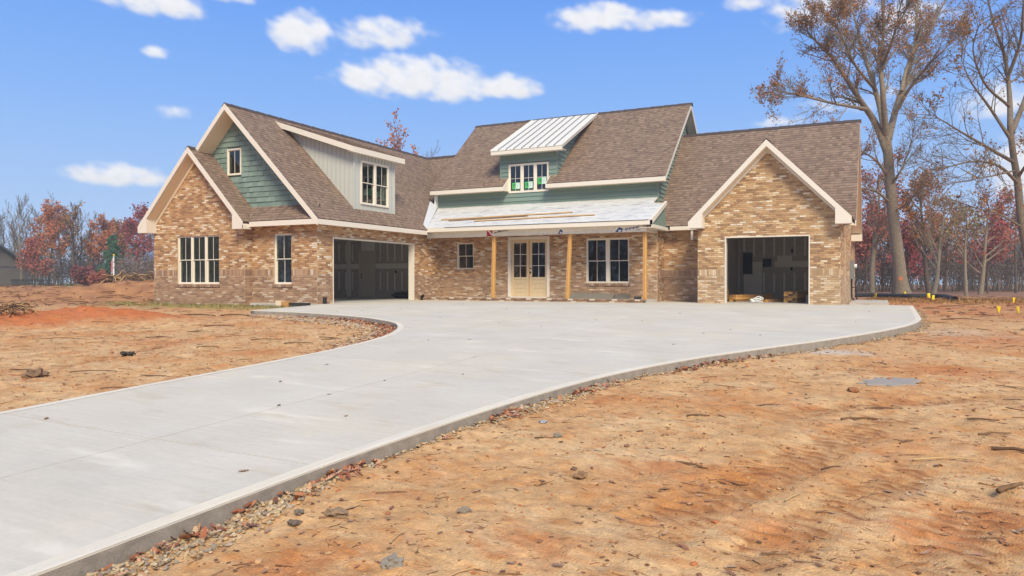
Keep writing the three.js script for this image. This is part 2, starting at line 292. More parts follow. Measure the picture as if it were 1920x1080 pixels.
// garage rooms: drywall with taped joints
function tapedWall(f, u0, u1, y0, y1, seams, o = {}) {
  const w = put(part('drywall', box(u0, u1, y0, y1, -0.08, 0), o.mat ?? M.drywall), f);
  if (o.band) part('joint_compound', box(u0 + 0.02, u1 - 0.02, o.band[0], o.band[1], 0.0005, 0.003), M.mud, w);
  for (const [u, a, b, wd = 0.09] of seams) part('joint_compound', box(u - wd / 2, u + wd / 2, a, b, 0.0008, 0.0035), M.mud, w);
  return w;
}
{
  const seams = []; for (let i = 0; i < 17; i++) { const u = -24.0 + i * 0.41; if (u > -22.45 && u < -21.3) continue; seams.push([u, 0.35, 1.2, 0.075], [u, 1.72, 2.55, 0.075]); }
  seams.push([-23.0, 0.02, 2.7, 0.28], [-21.85, 2.2, 2.7, 0.8]);
  const w = tapedWall(['S', 28.3], -24.2, -16.9, 0, 2.72, seams, { band: [1.36, 1.6] });
  const d = part('interior_door', box(-22.26, -21.5, 0.03, 2.08, 0.012, 0.05), M.trim, H); onS(d, 28.3);
  const fr = new MB(); fr.box(-22.36, -22.27, 0, 2.18, 0.005, 0.06); fr.box(-21.49, -21.4, 0, 2.18, 0.005, 0.06); fr.box(-22.27, -21.49, 2.09, 2.18, 0.005, 0.06);
  part('door_frame', fr, M.trim, d);
  for (const y of [0.95, 1.08]) part('door_knob', new THREE.SphereGeometry(0.035, 10, 8).translate(-22.18, y, 0.09), M.black, d);
  put(part('outlet_hole', new THREE.CylinderGeometry(0.06, 0.06, 0.01, 12).rotateX(Math.PI / 2).translate(-20.25, 1.2, 0.006), M.black), ['S', 28.3]);
  part('drywall', bs(-24.2, -24.1, 0, 2.72, 19.3, 28.2), M.drywallB);
  part('drywall', bs(-17.1, -17.05, 0, 2.72, 24.85, 28.2), M.drywallB);
}
{
  const seams = []; for (let i = 0; i < 10; i++) { const u = -5.35 + i * 0.41; seams.push([u, 1.82, 2.58, 0.08]); if (u > -4.7) seams.push([u, 0.3, 1.12, 0.08]); }
  const w = tapedWall(['S', 33.0], -5.62, -1.45, 0, 2.62, seams, {});
  part('joint_compound', box(-4.1, -1.5, 1.36, 1.62, 0.0005, 0.0032), M.mud, w);
  part('joint_compound', box(-5.35, -4.6, 0.1, 1.6, 0.0003, 0.0028), M.mud, w);
  part('joint_compound', box(-4.0, -3.4, 1.62, 1.85, 0.0004, 0.003), M.mud, w);
  part('electric_panel', box(-5.4, -5.0, 1.07, 2.0, 0.006, 0.03), M.black, w);
  part('wall_opening', box(-4.57, -4.21, 1.37, 1.73, 0.006, 0.02), M.black, w);
  part('outlet_box', box(-3.44, -3.36, 1.98, 2.12, 0.006, 0.03), M.black, w); part('outlet_box', box(-3.46, -3.38, 1.22, 1.36, 0.006, 0.03), M.black, w);
  part('drywall', bs(-5.62, -5.58, 0.012, 2.62, 26.35, 32.9), M.drywallB);
  const c = part('corner_trim', bs(-5.575, -5.45, 0.012, 2.62, 32.7, 32.99), M.drywall);
  part('drywall', bs(-1.46, -1.42, 0.012, 2.62, 26.35, 28.9), M.drywallB); part('drywall', bs(-1.46, -1.42, 0.012, 2.62, 29.9, 32.9), M.drywallB);
}
part('drywall', bs(-24.2, -1.46, 0.1, 2.9, 34.9, 35.09), M.interior);
part('drywall', bs(-17.0, -16.9, 0.1, 2.95, 28.4, 34.9), M.interior);
part('drywall', bs(-7.66, -7.56, 0.1, 2.95, 28.0, 34.9), M.interior);
part('plumbing_pipe', new THREE.CylinderGeometry(0.06, 0.06, 1.7, 10).translate(-15.6, 1.0, -28.6), M.white);   // stands inside, seen through the small porch window
// garage door frames
for (const [f, a, b, t] of [[['X', -16.83], 19.85, 24.76, 2.27], [['S', 26.08], -4.87, -2.14, 2.29]]) {
  const m = new MB(); m.box(a - 0.001, a + 0.035, 0, t - 0.035, -0.24, 0.022); m.box(b - 0.035, b + 0.001, 0, t - 0.035, -0.24, 0.022); m.box(a - 0.001, b + 0.001, t - 0.035, t + 0.001, -0.24, 0.022);
  put(part('garage_door_frame', m, M.trim), f);
}

// ---- windows
function windowAt(f, u0, u1, y0, y1, o = {}) {
  const n = o.units ?? 1, z0 = o.z0 ?? -0.12, z1 = o.z1 ?? -0.035, fw = o.fw ?? 0.04, mw = o.mw ?? 0.075, m = new MB();
  m.box(u0, u0 + fw, y0, y1, z0, z1); m.box(u1 - fw, u1, y0, y1, z0, z1); m.box(u0 + fw, u1 - fw, y1 - fw, y1, z0, z1); m.box(u0 + fw, u1 - fw, y0, y0 + fw, z0, z1 + 0.004);
  const uw = (u1 - u0 - 2 * fw - (n - 1) * mw) / n, A = [];
  for (let i = 0; i < n; i++) { const a = u0 + fw + i * (uw + mw); A.push([a, a + uw]); if (i) m.box(a - mw, a, y0 + fw, y1 - fw, z0, z1 + 0.002); }
  const w = put(part('window', m, M.sash), f);
  if (o.sill) { const g = new MB(true), ns = Math.round((u1 - u0 + 0.12) / 0.1); for (let i = 0; i < ns; i++) { const a = u0 - 0.06 + i * (u1 - u0 + 0.12) / ns; g.col = mix3(PAL.lower[i % 7], PAL.lower[1], 0.5); g.box(a + 0.004, a + (u1 - u0 + 0.12) / ns - 0.004, y0 - 0.1, y0 - 0.006, -0.1, 0.05); } part('sill', g, M.brick, w); }
  const ya = y0 + fw, yb = y1 - fw, ym = (ya + yb) / 2, rows = o.single ? [[ya, yb, z1 - 0.03]] : [[ym - 0.018, yb, z1 - 0.02], [ya, ym + 0.018, z1 - 0.055]];
  for (const [a, b] of A) for (const [c, d, z] of rows) {
    const e = 0.026, s = new MB(); s.box(a, a + e, c, d, z - 0.03, z); s.box(b - e, b, c, d, z - 0.03, z); s.box(a + e, b - e, d - e, d, z - 0.03, z); s.box(a + e, b - e, c, c + e, z - 0.03, z);
    part('sash', s, M.sash, w);
    const cols = (o.vm ?? 1) + 1, rws = (o.hm ?? 0) + 1, pw = (b - a - 2 * e) / cols, ph = (d - c - 2 * e) / rws;
    for (let i = 0; i < cols; i++) for (let j = 0; j < rws; j++) part('pane', new MB().poly([[0, 0], [1, 0], [1, 1], [0, 1]].map(([p, q]) => new THREE.Vector3(a + e + (i + p) * pw, c + e + (j + q) * ph, z - 0.016 + (i + j) * 1e-5))), M.glass, w);
    for (let i = 1; i < cols; i++) part('muntin', box(a + e + i * pw - 0.009, a + e + i * pw + 0.009, c + e, d - e, z - 0.022, z - 0.006), M.muntin, w);
    for (let j = 1; j < rws; j++) part('muntin', box(a + e, b - e, c + e + j * ph - 0.009, c + e + j * ph + 0.009, z - 0.021, z - 0.0065), M.muntin, w);
  }
  return w;
}
windowAt(['S', 18.75], -23.16, -21.02, 0.66, 2.42, { units: 3, sill: true });
windowAt(['S', 19.08], -18.75, -17.95, 0.66, 2.4, { sill: true });
windowAt(['S', 26.83], -16.07, -15.26, 1.26, 2.39, { sill: true });
windowAt(['S', 26.83], -10.26, -8.53, 0.69, 2.41, { units: 2, mw: 0.12, sill: true });
windowAt(['S', 19.3], -21.17, -20.49, 4.57, 5.52, { single: true, z0: -0.06, z1: 0.045, fw: 0.045 });
windowAt(['X', -16.97], 21.54, 23.22, 3.57, 5.17, { units: 2, z0: -0.06, z1: 0.045, fw: 0.055, mw: 0.1 });
const dw = windowAt(['S', 27.76], -14.07, -12.24, 4.46, 5.66, { units: 3, single: true, vm: 1, hm: 1, z0: -0.06, z1: 0.045, fw: 0.055, mw: 0.1 });
windowAt(['X', -1.23], 29.0, 29.85, 0.71, 2.43, {});
windowAt(['X', -1.23], 36.5, 37.4, 1.2, 2.4, {});
{ // green and white maker's stickers on the panes of the upper window
  const w = 64, cv = document.createElement('canvas'); cv.width = 96; cv.height = 64; const x = cv.getContext('2d');
  x.fillStyle = '#cfe8dc'; x.fillRect(0, 0, 96, 64); x.fillStyle = '#3fae5c'; x.fillRect(0, 0, 50, 64); x.fillStyle = '#1c7a3a'; x.beginPath(); x.ellipse(30, 32, 15, 22, 0.3, 0, 7); x.fill(); x.fillStyle = '#9fe0b0'; x.fillRect(24, 30, 4, 26); x.fillStyle = '#88a89a'; for (let i = 0; i < 5; i++) x.fillRect(56, 8 + i * 10, 32 - i * 3, 3);
  const t = new THREE.CanvasTexture(cv); t.colorSpace = THREE.SRGBColorSpace; const sm = std(0xffffff, 0.5, { map: t });
  const ug = (1.83 - 0.14 - 0.22) / 3;
  [[0.08, 0.1, 0.36, 0.26], [0.07, 0.1, 0.36, 0.27], [0.05, 0.24, 0.4, 0.27]].forEach(([dx, dy, sw, shh], i) => { const a = -14.0 + i * (ug + 0.11) + dx; part('sticker', new THREE.PlaneGeometry(sw, shh).translate(a + sw / 2, 4.53 + dy + shh / 2, 0.006), sm, dw); });
}
// ---- front doors
{
  const f = ['S', 26.83], m = new MB();
  m.box(-13.64, -13.52, 0.13, 2.55, -0.14, 0.03); m.box(-11.91, -11.79, 0.13, 2.55, -0.14, 0.03); m.box(-13.52, -11.91, 2.44, 2.55, -0.14, 0.03); m.box(-13.52, -11.91, 0.11, 0.15, -0.14, 0.06);
  put(part('door_frame', m, M.trim), f);
  for (const [a, b, kn] of [[-13.515, -12.73, 0], [-12.70, -11.915, 1]]) {
    const st = 0.105, g = new MB(), z = -0.06;
    g.box(a, a + st, 0.155, 2.435, z - 0.045, z); g.box(b - st, b, 0.155, 2.435, z - 0.045, z); g.box(a + st, b - st, 2.31, 2.435, z - 0.045, z); g.box(a + st, b - st, 0.155, 0.30, z - 0.045, z); g.box(a + st, b - st, 0.84, 0.93, z - 0.045, z);
    const d = put(part('front_door', g, M.door), f);
    for (let j = 0; j < 3; j++) part('door_board', box(a + st, b - st, 0.302 + j * 0.18, 0.302 + j * 0.18 + 0.174, z - 0.04, z - 0.012), M.door, d);
    const pw = (b - a - 2 * st) / 2, ph = (2.31 - 0.93) / 3;
    for (let i = 0; i < 2; i++) for (let j = 0; j < 3; j++) part('pane', new MB().poly([[0, 0], [1, 0], [1, 1], [0, 1]].map(([p, q]) => new THREE.Vector3(a + st + (i + p) * pw, 0.93 + (j + q) * ph, z - 0.022 + (i + j) * 1e-5))), M.glass, d);
    part('muntin', box(a + st + pw - 0.011, a + st + pw + 0.011, 0.93, 2.31, z - 0.03, z - 0.008), M.muntin, d);
    for (let j = 1; j < 3; j++) part('muntin', box(a + st, b - st, 0.93 + j * ph - 0.011, 0.93 + j * ph + 0.011, z - 0.029, z - 0.0085), M.muntin, d);
    if (kn) { part('door_knob', new THREE.SphereGeometry(0.035, 12, 8).translate(a + 0.05, 1.12, z + 0.04), M.black, d); part('deadbolt', new THREE.CylinderGeometry(0.028, 0.028, 0.02, 12).rotateX(Math.PI / 2).translate(a + 0.05, 1.28, z + 0.012), M.black, d); }
  }
  put(part('door_astragal', box(-12.729, -12.701, 0.155, 2.435, -0.1, -0.05), M.lumberB), f);
}

// ---- roofs: decks with every shingle laid as a thin wedge
const shingles = new MB(true), rsg = rngOf(202);
const SHC = [[152, 127, 108], [146, 121, 103], [157, 133, 113], [141, 116, 100], [149, 124, 106], [155, 130, 110], [138, 114, 98]].map((c) => lin(...c));
function shingle(O, U, Vv, N, span, vmax) {
  const EX = 0.143, P = (u, v, h) => new THREE.Vector3().copy(O).addScaledVector(U, u).addScaledVector(Vv, v).addScaledVector(N, h);
  for (let k = 0, v = 0; v < vmax; k++, v += EX) {
    const v1 = Math.min(v + EX + 0.01, vmax), iv = span(v + EX / 2); if (!iv) continue;
    for (const [p, q] of iv) {
      let u = p - rsg() * 0.1, alt = rsg() > 0.5;
      while (u < q) {
        const wd = rr(0.1, 0.24, rsg), a = Math.max(u, p), b = Math.min(u + wd, q); u += wd; alt = !alt;
        if (b - a < 0.01) continue;
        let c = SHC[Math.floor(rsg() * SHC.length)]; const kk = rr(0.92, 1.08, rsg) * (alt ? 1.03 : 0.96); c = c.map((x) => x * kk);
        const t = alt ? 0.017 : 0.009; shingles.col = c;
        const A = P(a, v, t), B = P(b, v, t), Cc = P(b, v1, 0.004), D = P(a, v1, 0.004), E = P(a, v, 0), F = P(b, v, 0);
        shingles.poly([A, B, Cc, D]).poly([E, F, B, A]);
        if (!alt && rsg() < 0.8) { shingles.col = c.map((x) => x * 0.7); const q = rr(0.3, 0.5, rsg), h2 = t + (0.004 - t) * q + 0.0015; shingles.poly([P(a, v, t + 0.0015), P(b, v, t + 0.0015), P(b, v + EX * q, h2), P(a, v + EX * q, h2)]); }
        if (alt) { const G = P(a, v1, 0), Hh = P(b, v1, 0); shingles.poly([E, A, D, G]).poly([F, Hh, Cc, B]); }
      }
    }
  }
}
function roofPlane(name, pts, o = {}) {   // pts: [x, y, s] around the plane, the first two along the eave
  const w = pts.map((q) => V(...q)), U = new THREE.Vector3().subVectors(w[1], w[0]).normalize();
  const N = new THREE.Vector3().crossVectors(U, new THREE.Vector3().subVectors(w[w.length - 1], w[0])).normalize(); if (N.y < 0) N.negate();
  const Vv = new THREE.Vector3().crossVectors(N, U).normalize(); if (Vv.y < 0) Vv.negate();
  const d = part(name, new MB().slab(w, N.clone().multiplyScalar(-(o.t ?? 0.1))), M.roofDeck);
  if (o.plain) return d;
  const uv = w.map((q) => { const r = new THREE.Vector3().subVectors(q, w[0]); return [r.dot(U), r.dot(Vv)]; }), vmax = Math.max(...uv.map((q) => q[1]));
  shingle(w[0].clone().addScaledVector(N, 0.001), U, Vv, N, (v) => {
    const xs = []; for (let j = 0; j < uv.length; j++) { const [a, b] = uv[j], [c, e] = uv[(j + 1) % uv.length]; if ((b <= v) !== (e <= v)) xs.push(a + (c - a) * (v - b) / (e - b)); }
    if (xs.length < 2) return null; xs.sort((a, b) => a - b); return [[xs[0], xs[xs.length - 1]]];
  }, vmax);
  return d;
}
// left wing, ridge running back
roofPlane('roof_deck', [[-16.43, 2.82, 18.65], [-16.43, 2.82, 27.3], [-20.6, 6.99, 31.47], [-20.6, 6.99, 18.65]]);
roofPlane('roof_deck', [[-24.77, 2.82, 18.65], [-24.77, 2.82, 35.6], [-20.61, 6.98, 31.45], [-20.61, 6.98, 18.65]], { plain: true });
// low main roof: left strip up to the tall roof, right part
roofPlane('roof_deck', [[-17.0, 3.39, 27.87], [-16.99, 3.39, 27.87], [-16.99, 6.99, 31.47], [-20.6, 6.99, 31.47]]);
roofPlane('roof_deck', [[-7.68, 2.82, 27.3], [-0.8, 2.82, 27.3], [-0.8, 6.97, 31.45], [-7.68, 6.97, 31.45]]);
roofPlane('roof_deck', [[-0.8, 2.82, 35.6], [-24.77, 2.82, 35.6], [-20.6, 6.97, 31.46], [-0.8, 6.97, 31.46]], { plain: true });
// tall main roof, split round the dormer
const TK = (8.31 - 4.71) / 4.15, tallY = (s) => 4.71 + (s - 27.3) * TK;
roofPlane('roof_deck', [[-17.72, 4.71, 27.3], [-14.1, 4.71, 27.3], [-14.1, tallY(27.74), 27.74], [-17.72, tallY(27.74), 27.74]], { t: 0.06 });
roofPlane('roof_deck', [[-12.15, 4.71, 27.3], [-7.28, 4.71, 27.3], [-7.28, tallY(27.74), 27.74], [-12.15, tallY(27.74), 27.74]], { t: 0.06 });
roofPlane('roof_deck', [[-17.72, tallY(27.743), 27.743], [-14.46, tallY(27.743), 27.743], [-14.46, 8.31, 31.45], [-17.72, 8.31, 31.45]]);
roofPlane('roof_deck', [[-11.86, tallY(27.743), 27.743], [-7.28, tallY(27.743), 27.743], [-7.28, 8.31, 31.45], [-11.86, 8.31, 31.45]]);
roofPlane('roof_deck', [[-14.46, tallY(31.1), 31.1], [-11.86, tallY(31.1), 31.1], [-11.86, 8.31, 31.45], [-14.46, 8.31, 31.45]]);
roofPlane('roof_deck', [[-7.28, 4.71, 35.6], [-17.72, 4.71, 35.6], [-17.72, 8.31, 31.46], [-7.28, 8.31, 31.46]], { plain: true });
// garage gable roof
const GK = (5.47 - 2.83) / 2.58;
roofPlane('roof_deck', [[-6.04, 2.83, 27.34], [-6.04, 2.83, 25.68], [-3.46, 5.47, 25.68], [-3.46, 5.47, 29.97]]);
roofPlane('roof_deck', [[-0.88, 2.83, 25.68], [-0.88, 2.83, 27.34], [-3.46, 5.47, 29.97], [-3.46, 5.47, 25.68]]);
// left front gable roof
roofPlane('roof_deck', [[-19.44, 2.8, 18.35], [-19.44, 2.8, 18.72], [-20.05, 3.43, 19.3], [-22.1, 5.55, 19.3], [-22.1, 5.55, 18.35]]);
roofPlane('roof_deck', [[-24.76, 2.8, 19.3], [-24.76, 2.8, 18.35], [-22.1, 5.55, 18.35], [-22.1, 5.55, 19.3]], { plain: true });
// pent roof under the green gable
roofPlane('roof_deck', [[-19.5, 2.82, 18.65], [-16.62, 2.82, 18.65], [-16.9, 3.4, 19.3], [-20.03, 3.4, 19.3]], { t: 0.04 });
// shed roof of the side dormer
roofPlane('roof_deck', [[-16.72, 5.55, 20.82], [-16.72, 5.55, 23.92], [-20.5, 6.82, 23.92], [-20.5, 6.82, 20.82]], { t: 0.05 });
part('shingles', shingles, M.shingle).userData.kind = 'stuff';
// ridge caps
for (const [a, b] of [[V(-20.605, 6.995, 18.62), V(-20.605, 6.995, 31.45)], [V(-17.75, 8.32, 31.455), V(-7.25, 8.32, 31.455)], [V(-20.6, 6.995, 31.46), V(-17.8, 6.995, 31.46)], [V(-7.6, 6.98, 31.455), V(-0.78, 6.98, 31.455)], [V(-22.1, 5.56, 18.33), V(-22.1, 5.56, 19.28)], [V(-3.46, 5.48, 25.66), V(-3.46, 5.48, 29.9)]]) {
  const n = Math.max(2, Math.round(a.distanceTo(b) / 0.3)), dir = new THREE.Vector3().subVectors(b, a).normalize(), side = new THREE.Vector3().crossVectors(dir, new THREE.Vector3(0, 1, 0)), m = new MB();
  for (let i = 0; i < n; i++) {
    const p = a.clone().lerp(b, i / n), q = a.clone().lerp(b, (i + 1.08) / n), lift = 0.014 + (i % 2) * 0.006;
    for (const k of [-1, 1]) m.slab([p.clone().add(new THREE.Vector3(0, lift + 0.012, 0)), q.clone().add(new THREE.Vector3(0, lift, 0)), q.clone().addScaledVector(side, 0.13 * k).add(new THREE.Vector3(0, lift - 0.12, 0)), p.clone().addScaledVector(side, 0.13 * k).add(new THREE.Vector3(0, lift - 0.108, 0))], new THREE.Vector3(0, -0.012, 0));
  }
  part('ridge_cap', m, M.ridgeCap);
}
// ---- fascias, rakes, soffits
const fascia = (x0, x1, y0, y1, s0, s1, name = 'fascia') => part(name, bs(x0, x1, y0, y1, s0, s1), M.trim);
fascia(-16.465, -16.425, 2.63, 2.8, 18.62, 25.12);                    // wing side eave
fascia(-19.44, -16.466, 2.63, 2.8, 18.62, 18.655);                    // pent eave
part('soffit', bs(-16.83, -16.47, 2.66, 2.68, 18.66, 25.3), M.soffit); part('soffit', bs(-19.77, -16.83, 2.66, 2.68, 18.66, 19.08), M.soffit);
fascia(-7.1, -5.82, 2.66, 2.8, 27.27, 27.305); part('soffit', bs(-7.4, -5.82, 2.66, 2.68, 27.31, 27.76), M.soffit);
fascia(-17.7, -14.1, 4.53, 4.69, 27.27, 27.305); fascia(-12.15, -7.3, 4.53, 4.69, 27.27, 27.305);
part('soffit', bs(-17.55, -14.1, 4.55, 4.565, 27.31, 27.75), M.soffit); part('soffit', bs(-12.15, -7.3, 4.55, 4.565, 27.31, 27.75), M.soffit);
for (const [x, k] of [[-14.1, 1], [-12.15, -1]]) part('eave_return', new MB().slab([V(x, 4.53, 27.27), V(x, 4.53, 27.75), V(x, tallY(27.75), 27.75), V(x, 4.7, 27.27)], new THREE.Vector3(0.03 * k, 0, 0)), M.trim);
part('downspout', bs(-6.33, -6.25, 2.28, 2.66, 27.32, 27.38), M.trim);
function rake(f, ua, ya, ub, yb, o = {}) {   // sloped board under a roof edge in plane f from the low end a to the high end b
  const h = o.h ?? 0.22, g = new MB(), v = (u, y, z) => new THREE.Vector3(u, y, z), z0 = o.z0 ?? 0, z1 = o.z1 ?? 0.035;
  g.hex([v(ua, ya - h, z0), v(ub, yb - h, z0), v(ub, yb - h, z1), v(ua, ya - h, z1), v(ua, ya, z0), v(ub, yb, z0), v(ub, yb, z1), v(ua, ya, z1)]);
  return put(part(o.name ?? 'rake_board', g, o.mat ?? M.trim), f);
}
function soffitPlanks(x0, y0, x1, y1, s0, s1, drop, pitch = 0.11) {   // planks across a raking soffit between planes s0 and s1
  const L = Math.hypot(x1 - x0, y1 - y0), n = Math.round(L / pitch);
  for (let i = 0; i < n; i++) { const a = i / n + 0.003 / L, b = (i + 1) / n - 0.003 / L, q = (t, s) => V(x0 + (x1 - x0) * t, y0 + (y1 - y0) * t - drop, s); part('soffit_plank', new MB().slab([q(a, s0), q(b, s0), q(b, s1), q(a, s1)], new THREE.Vector3(0, 0.02, 0)), M.soffit); }
}
// left front gable
rake(['S', 18.35], -24.76, 2.79, -22.1, 5.54); rake(['S', 18.35], -19.44, 2.79, -22.1, 5.54);
soffitPlanks(-24.6, 2.95, -22.1, 5.54, 18.36, 18.75, 0.24); soffitPlanks(-19.6, 2.95, -22.1, 5.54, 18.36, 18.75, 0.24);
rake(['S', 18.745], -24.5, 2.8, -22.1, 5.29, { h: 0.16, z0: 0.005, z1: 0.03, name: 'frieze_board', mat: M.soffit }); rake(['S', 18.745], -19.7, 2.8, -22.1, 5.29, { h: 0.16, z0: 0.005, z1: 0.03, name: 'frieze_board', mat: M.soffit });
for (const k of [-1, 1]) {
  const c = -22.1, o = (d) => c + k * d, g = new MB().slab([V(o(2.66), 2.55, 18.32), V(o(2.66), 2.68, 18.32), V(o(2.18), 3.15, 18.32), V(o(2.18), 2.55, 18.32)].map((q) => q), new THREE.Vector3(0, 0, -0.42));
  part('eave_return', g, M.trim);
}
// big green gable
rake(['S', 18.65], -16.43, 2.81, -20.6, 6.98); rake(['S', 18.65], -24.77, 2.81, -20.6, 6.98);
soffitPlanks(-16.9, 3.28, -20.6, 6.98, 18.66, 19.3, 0.24, 0.15); soffitPlanks(-24.3, 3.28, -20.6, 6.98, 18.66, 19.3, 0.24, 0.15);
// garage gable
rake(['S', 25.68], -6.04, 2.82, -3.46, 5.46); rake(['S', 25.68], -0.88, 2.82, -3.46, 5.46);
soffitPlanks(-5.8, 3.06, -3.46, 5.46, 25.69, 26.08, 0.24); soffitPlanks(-1.12, 3.06, -3.46, 5.46, 25.69, 26.08, 0.24);
rake(['S', 26.075], -5.86, 2.84, -3.46, 5.27, { h: 0.16, z0: 0.016, z1: 0.04, name: 'frieze_board' }); rake(['S', 26.075], -1.06, 2.84, -3.46, 5.27, { h: 0.16, z0: 0.016, z1: 0.04, name: 'frieze_board' });
for (const k of [-1, 1]) { const o = (d) => -3.46 + k * d; part('eave_return', new MB().slab([V(o(2.58), 2.6, 25.64), V(o(2.58), 2.7, 25.64), V(o(2.1), 3.17, 25.64), V(o(2.1), 2.6, 25.64)], new THREE.Vector3(0, 0, -0.46)), M.trim); }
// right end of the low roof
for (const [sa, ya, sb, yb] of [[27.3, 2.81, 31.45, 6.96], [35.6, 2.81, 31.45, 6.96]]) {
  rake(['X', -0.8], sa, ya, sb, yb, { h: 0.2, z0: -0.035, z1: 0.002 });
  part('soffit', new MB().slab([V(-0.84, ya - 0.17, sa), V(-0.84, yb - 0.17, sb), V(-1.23, yb - 0.17, sb), V(-1.23, ya - 0.17, sa)], new THREE.Vector3(0, 0.02, 0)), M.soffit);
}
part('eave_return', bs(-1.22, -0.8, 2.5, 2.78, 35.2, 35.62), M.trim);
// right end of the tall roof
for (const [sa, sb] of [[27.3, 31.45], [35.6, 31.45]]) {
  rake(['X', -7.28], sa, 4.7, sb, 8.3, { h: 0.2, z0: -0.035, z1: 0.002 });
  part('soffit', new MB().slab([V(-7.32, 4.53, sa), V(-7.32, 8.13, sb), V(-7.67, 8.13, sb), V(-7.67, 4.53, sa)], new THREE.Vector3(0, 0.02, 0)), M.trim);
}
// shed dormer trim
fascia(-16.715, -16.685, 5.33, 5.53, 20.8, 23.94);
rake(['S', 20.82], -16.72, 5.54, -20.5, 6.81, { h: 0.2 }); part('soffit', new MB().slab([V(-16.75, 5.36, 20.83), V(-20.4, 6.58, 20.83), V(-20.4, 6.58, 21.17), V(-16.75, 5.36, 21.17)], new THREE.Vector3(0, 0.02, 0)), M.trim);
part('soffit', bs(-16.97, -16.72, 5.36, 5.38, 20.83, 23.9), M.trim);

// ---- sidings
const rsd = rngOf(303);
function lapSiding(f, span, y0, y1, ex, mats, z = 0) {   // overlapping horizontal boards, each one cut in lengths
  for (let y = y0, k = 0; y < y1; y += ex, k++) {
    const yb = Math.min(y + ex + 0.02, y1), ivs = span(y, Math.min(y + ex, y1)); if (!ivs) continue;
    for (const q of ivs) {
      const [a0, b0, a1, b1] = q, L = Math.max(b0 - a0, b1 - a1), n = Math.max(1, Math.ceil(L / 3.6)), off = k % 2 ? 0.5 : 0;
      const cuts = [0]; for (let i = 1; i <= n; i++) { const t = (i - off) / n; if (t > 0.04 && t < 0.96) cuts.push(t); } cuts.push(1);
      for (let i = 0; i + 1 < cuts.length; i++) {
        const t0 = cuts[i], t1 = cuts[i + 1], X = (lo, t) => lo ? a0 + (b0 - a0) * t : a1 + (b1 - a1) * t, g = 0.0015, v = (x, yy, zz) => new THREE.Vector3(x, yy, zz);
        put(part('lap_board', new MB().hex([v(X(1, t0) + g, y, z), v(X(1, t1) - g, y, z), v(X(1, t1) - g, y, z + 0.04), v(X(1, t0) + g, y, z + 0.04), v(X(0, t0) + g, yb, z), v(X(0, t1) - g, yb, z), v(X(0, t1) - g, yb, z + 0.007), v(X(0, t0) + g, yb, z + 0.007)]), mats[Math.floor(rsd() * mats.length)]), f);
      }
    }
  }
}
const GM = [M.green, M.greenB, M.greenC];
// tall front wall and dormer front (one plane), with the window cut out
part('sheathing', bs(-17.56, -7.69, 3.2, 4.6, 27.77, 27.9), M.greenB); part('sheathing', bs(-14.44, -14.06, 4.6, 6.2, 27.77, 27.9), M.greenB); part('sheathing', bs(-12.25, -11.88, 4.6, 6.2, 27.77, 27.9), M.greenB); part('sheathing', bs(-14.06, -12.25, 5.64, 6.2, 27.77, 27.9), M.greenB);
const dwIn = (y, y2) => y2 > 4.47 && y < 5.65;
lapSiding(['S', 27.76], (y, y2) => y < 4.5 ? (dwIn(y, y2) ? [[-17.56, -14.09, -17.56, -14.09], [-12.22, -7.69, -12.22, -7.69]] : [[-17.56, -7.69, -17.56, -7.69]]) : dwIn(y, y2) ? [[-14.44, -14.08, -14.44, -14.08], [-12.23, -11.88, -12.23, -11.88]] : [[-14.44, -11.88, -14.44, -11.88]], 3.75, 6.14, 0.178, GM);
// dormer cheek
part('sheathing', new MB().slab([V(-11.885, 4.9, 27.9), V(-11.885, 6.2, 27.9), V(-11.885, 7.75, 31), V(-11.885, 7.6, 31)], new THREE.Vector3(-0.1, 0, 0)), M.greenB);
lapSiding(['X', -11.885], (y, y2) => { const a = (yy) => 27.78 + Math.max(0, (yy - 6.2) / 0.5), b = (yy) => 27.3 + (yy + 0.1 - 4.71) / TK; return b(y) - a(y) > 0.05 ? [[a(y), Math.max(b(y), a(y) + 0.02), a(y2), Math.max(b(y2), a(y2) + 0.02)]] : null; }, 5.03, 7.6, 0.178, GM, 0.002);
part('corner_board', bs(-11.9, -11.85, 4.95, 6.12, 27.725, 27.775), M.green);
part('corner_board', bs(-14.49, -14.44, 4.75, 6.12, 27.725, 27.775), M.green);
// right gable wall of the tall part
part('sheathing', new MB().slab([V(-7.69, 2.9, 27.8), V(-7.69, 4.8, 27.8), V(-7.69, 8.1, 31.45), V(-7.69, 4.8, 35.1), V(-7.69, 2.9, 35.1)], new THREE.Vector3(-0.12, 0, 0)), M.greenB);
lapSiding(['X', -7.68], (y, y2) => { const a = (yy) => Math.max(27.78, 31.45 - (8.16 - yy) / TK), b = (yy) => Math.max(a(yy) + 0.03, Math.min(27.3 + (yy - 2.75) + 0.15, 31.45 + (8.16 - yy) / TK)); return [[a(y), b(y), a(y2), b(y2)]]; }, 3.02, 8.1, 0.165, GM, 0);
part('corner_board', bs(-7.7, -7.645, 3.4, 4.55, 27.72, 27.775), M.green);
part('house_wrap', new MB().slab([V(-17.58, 3.3, 27.5), V(-17.58, 4.66, 27.5), V(-17.58, 4.66, 27.85), V(-17.58, 3.3, 27.85)], new THREE.Vector3(-0.03, 0, 0)), M.white);
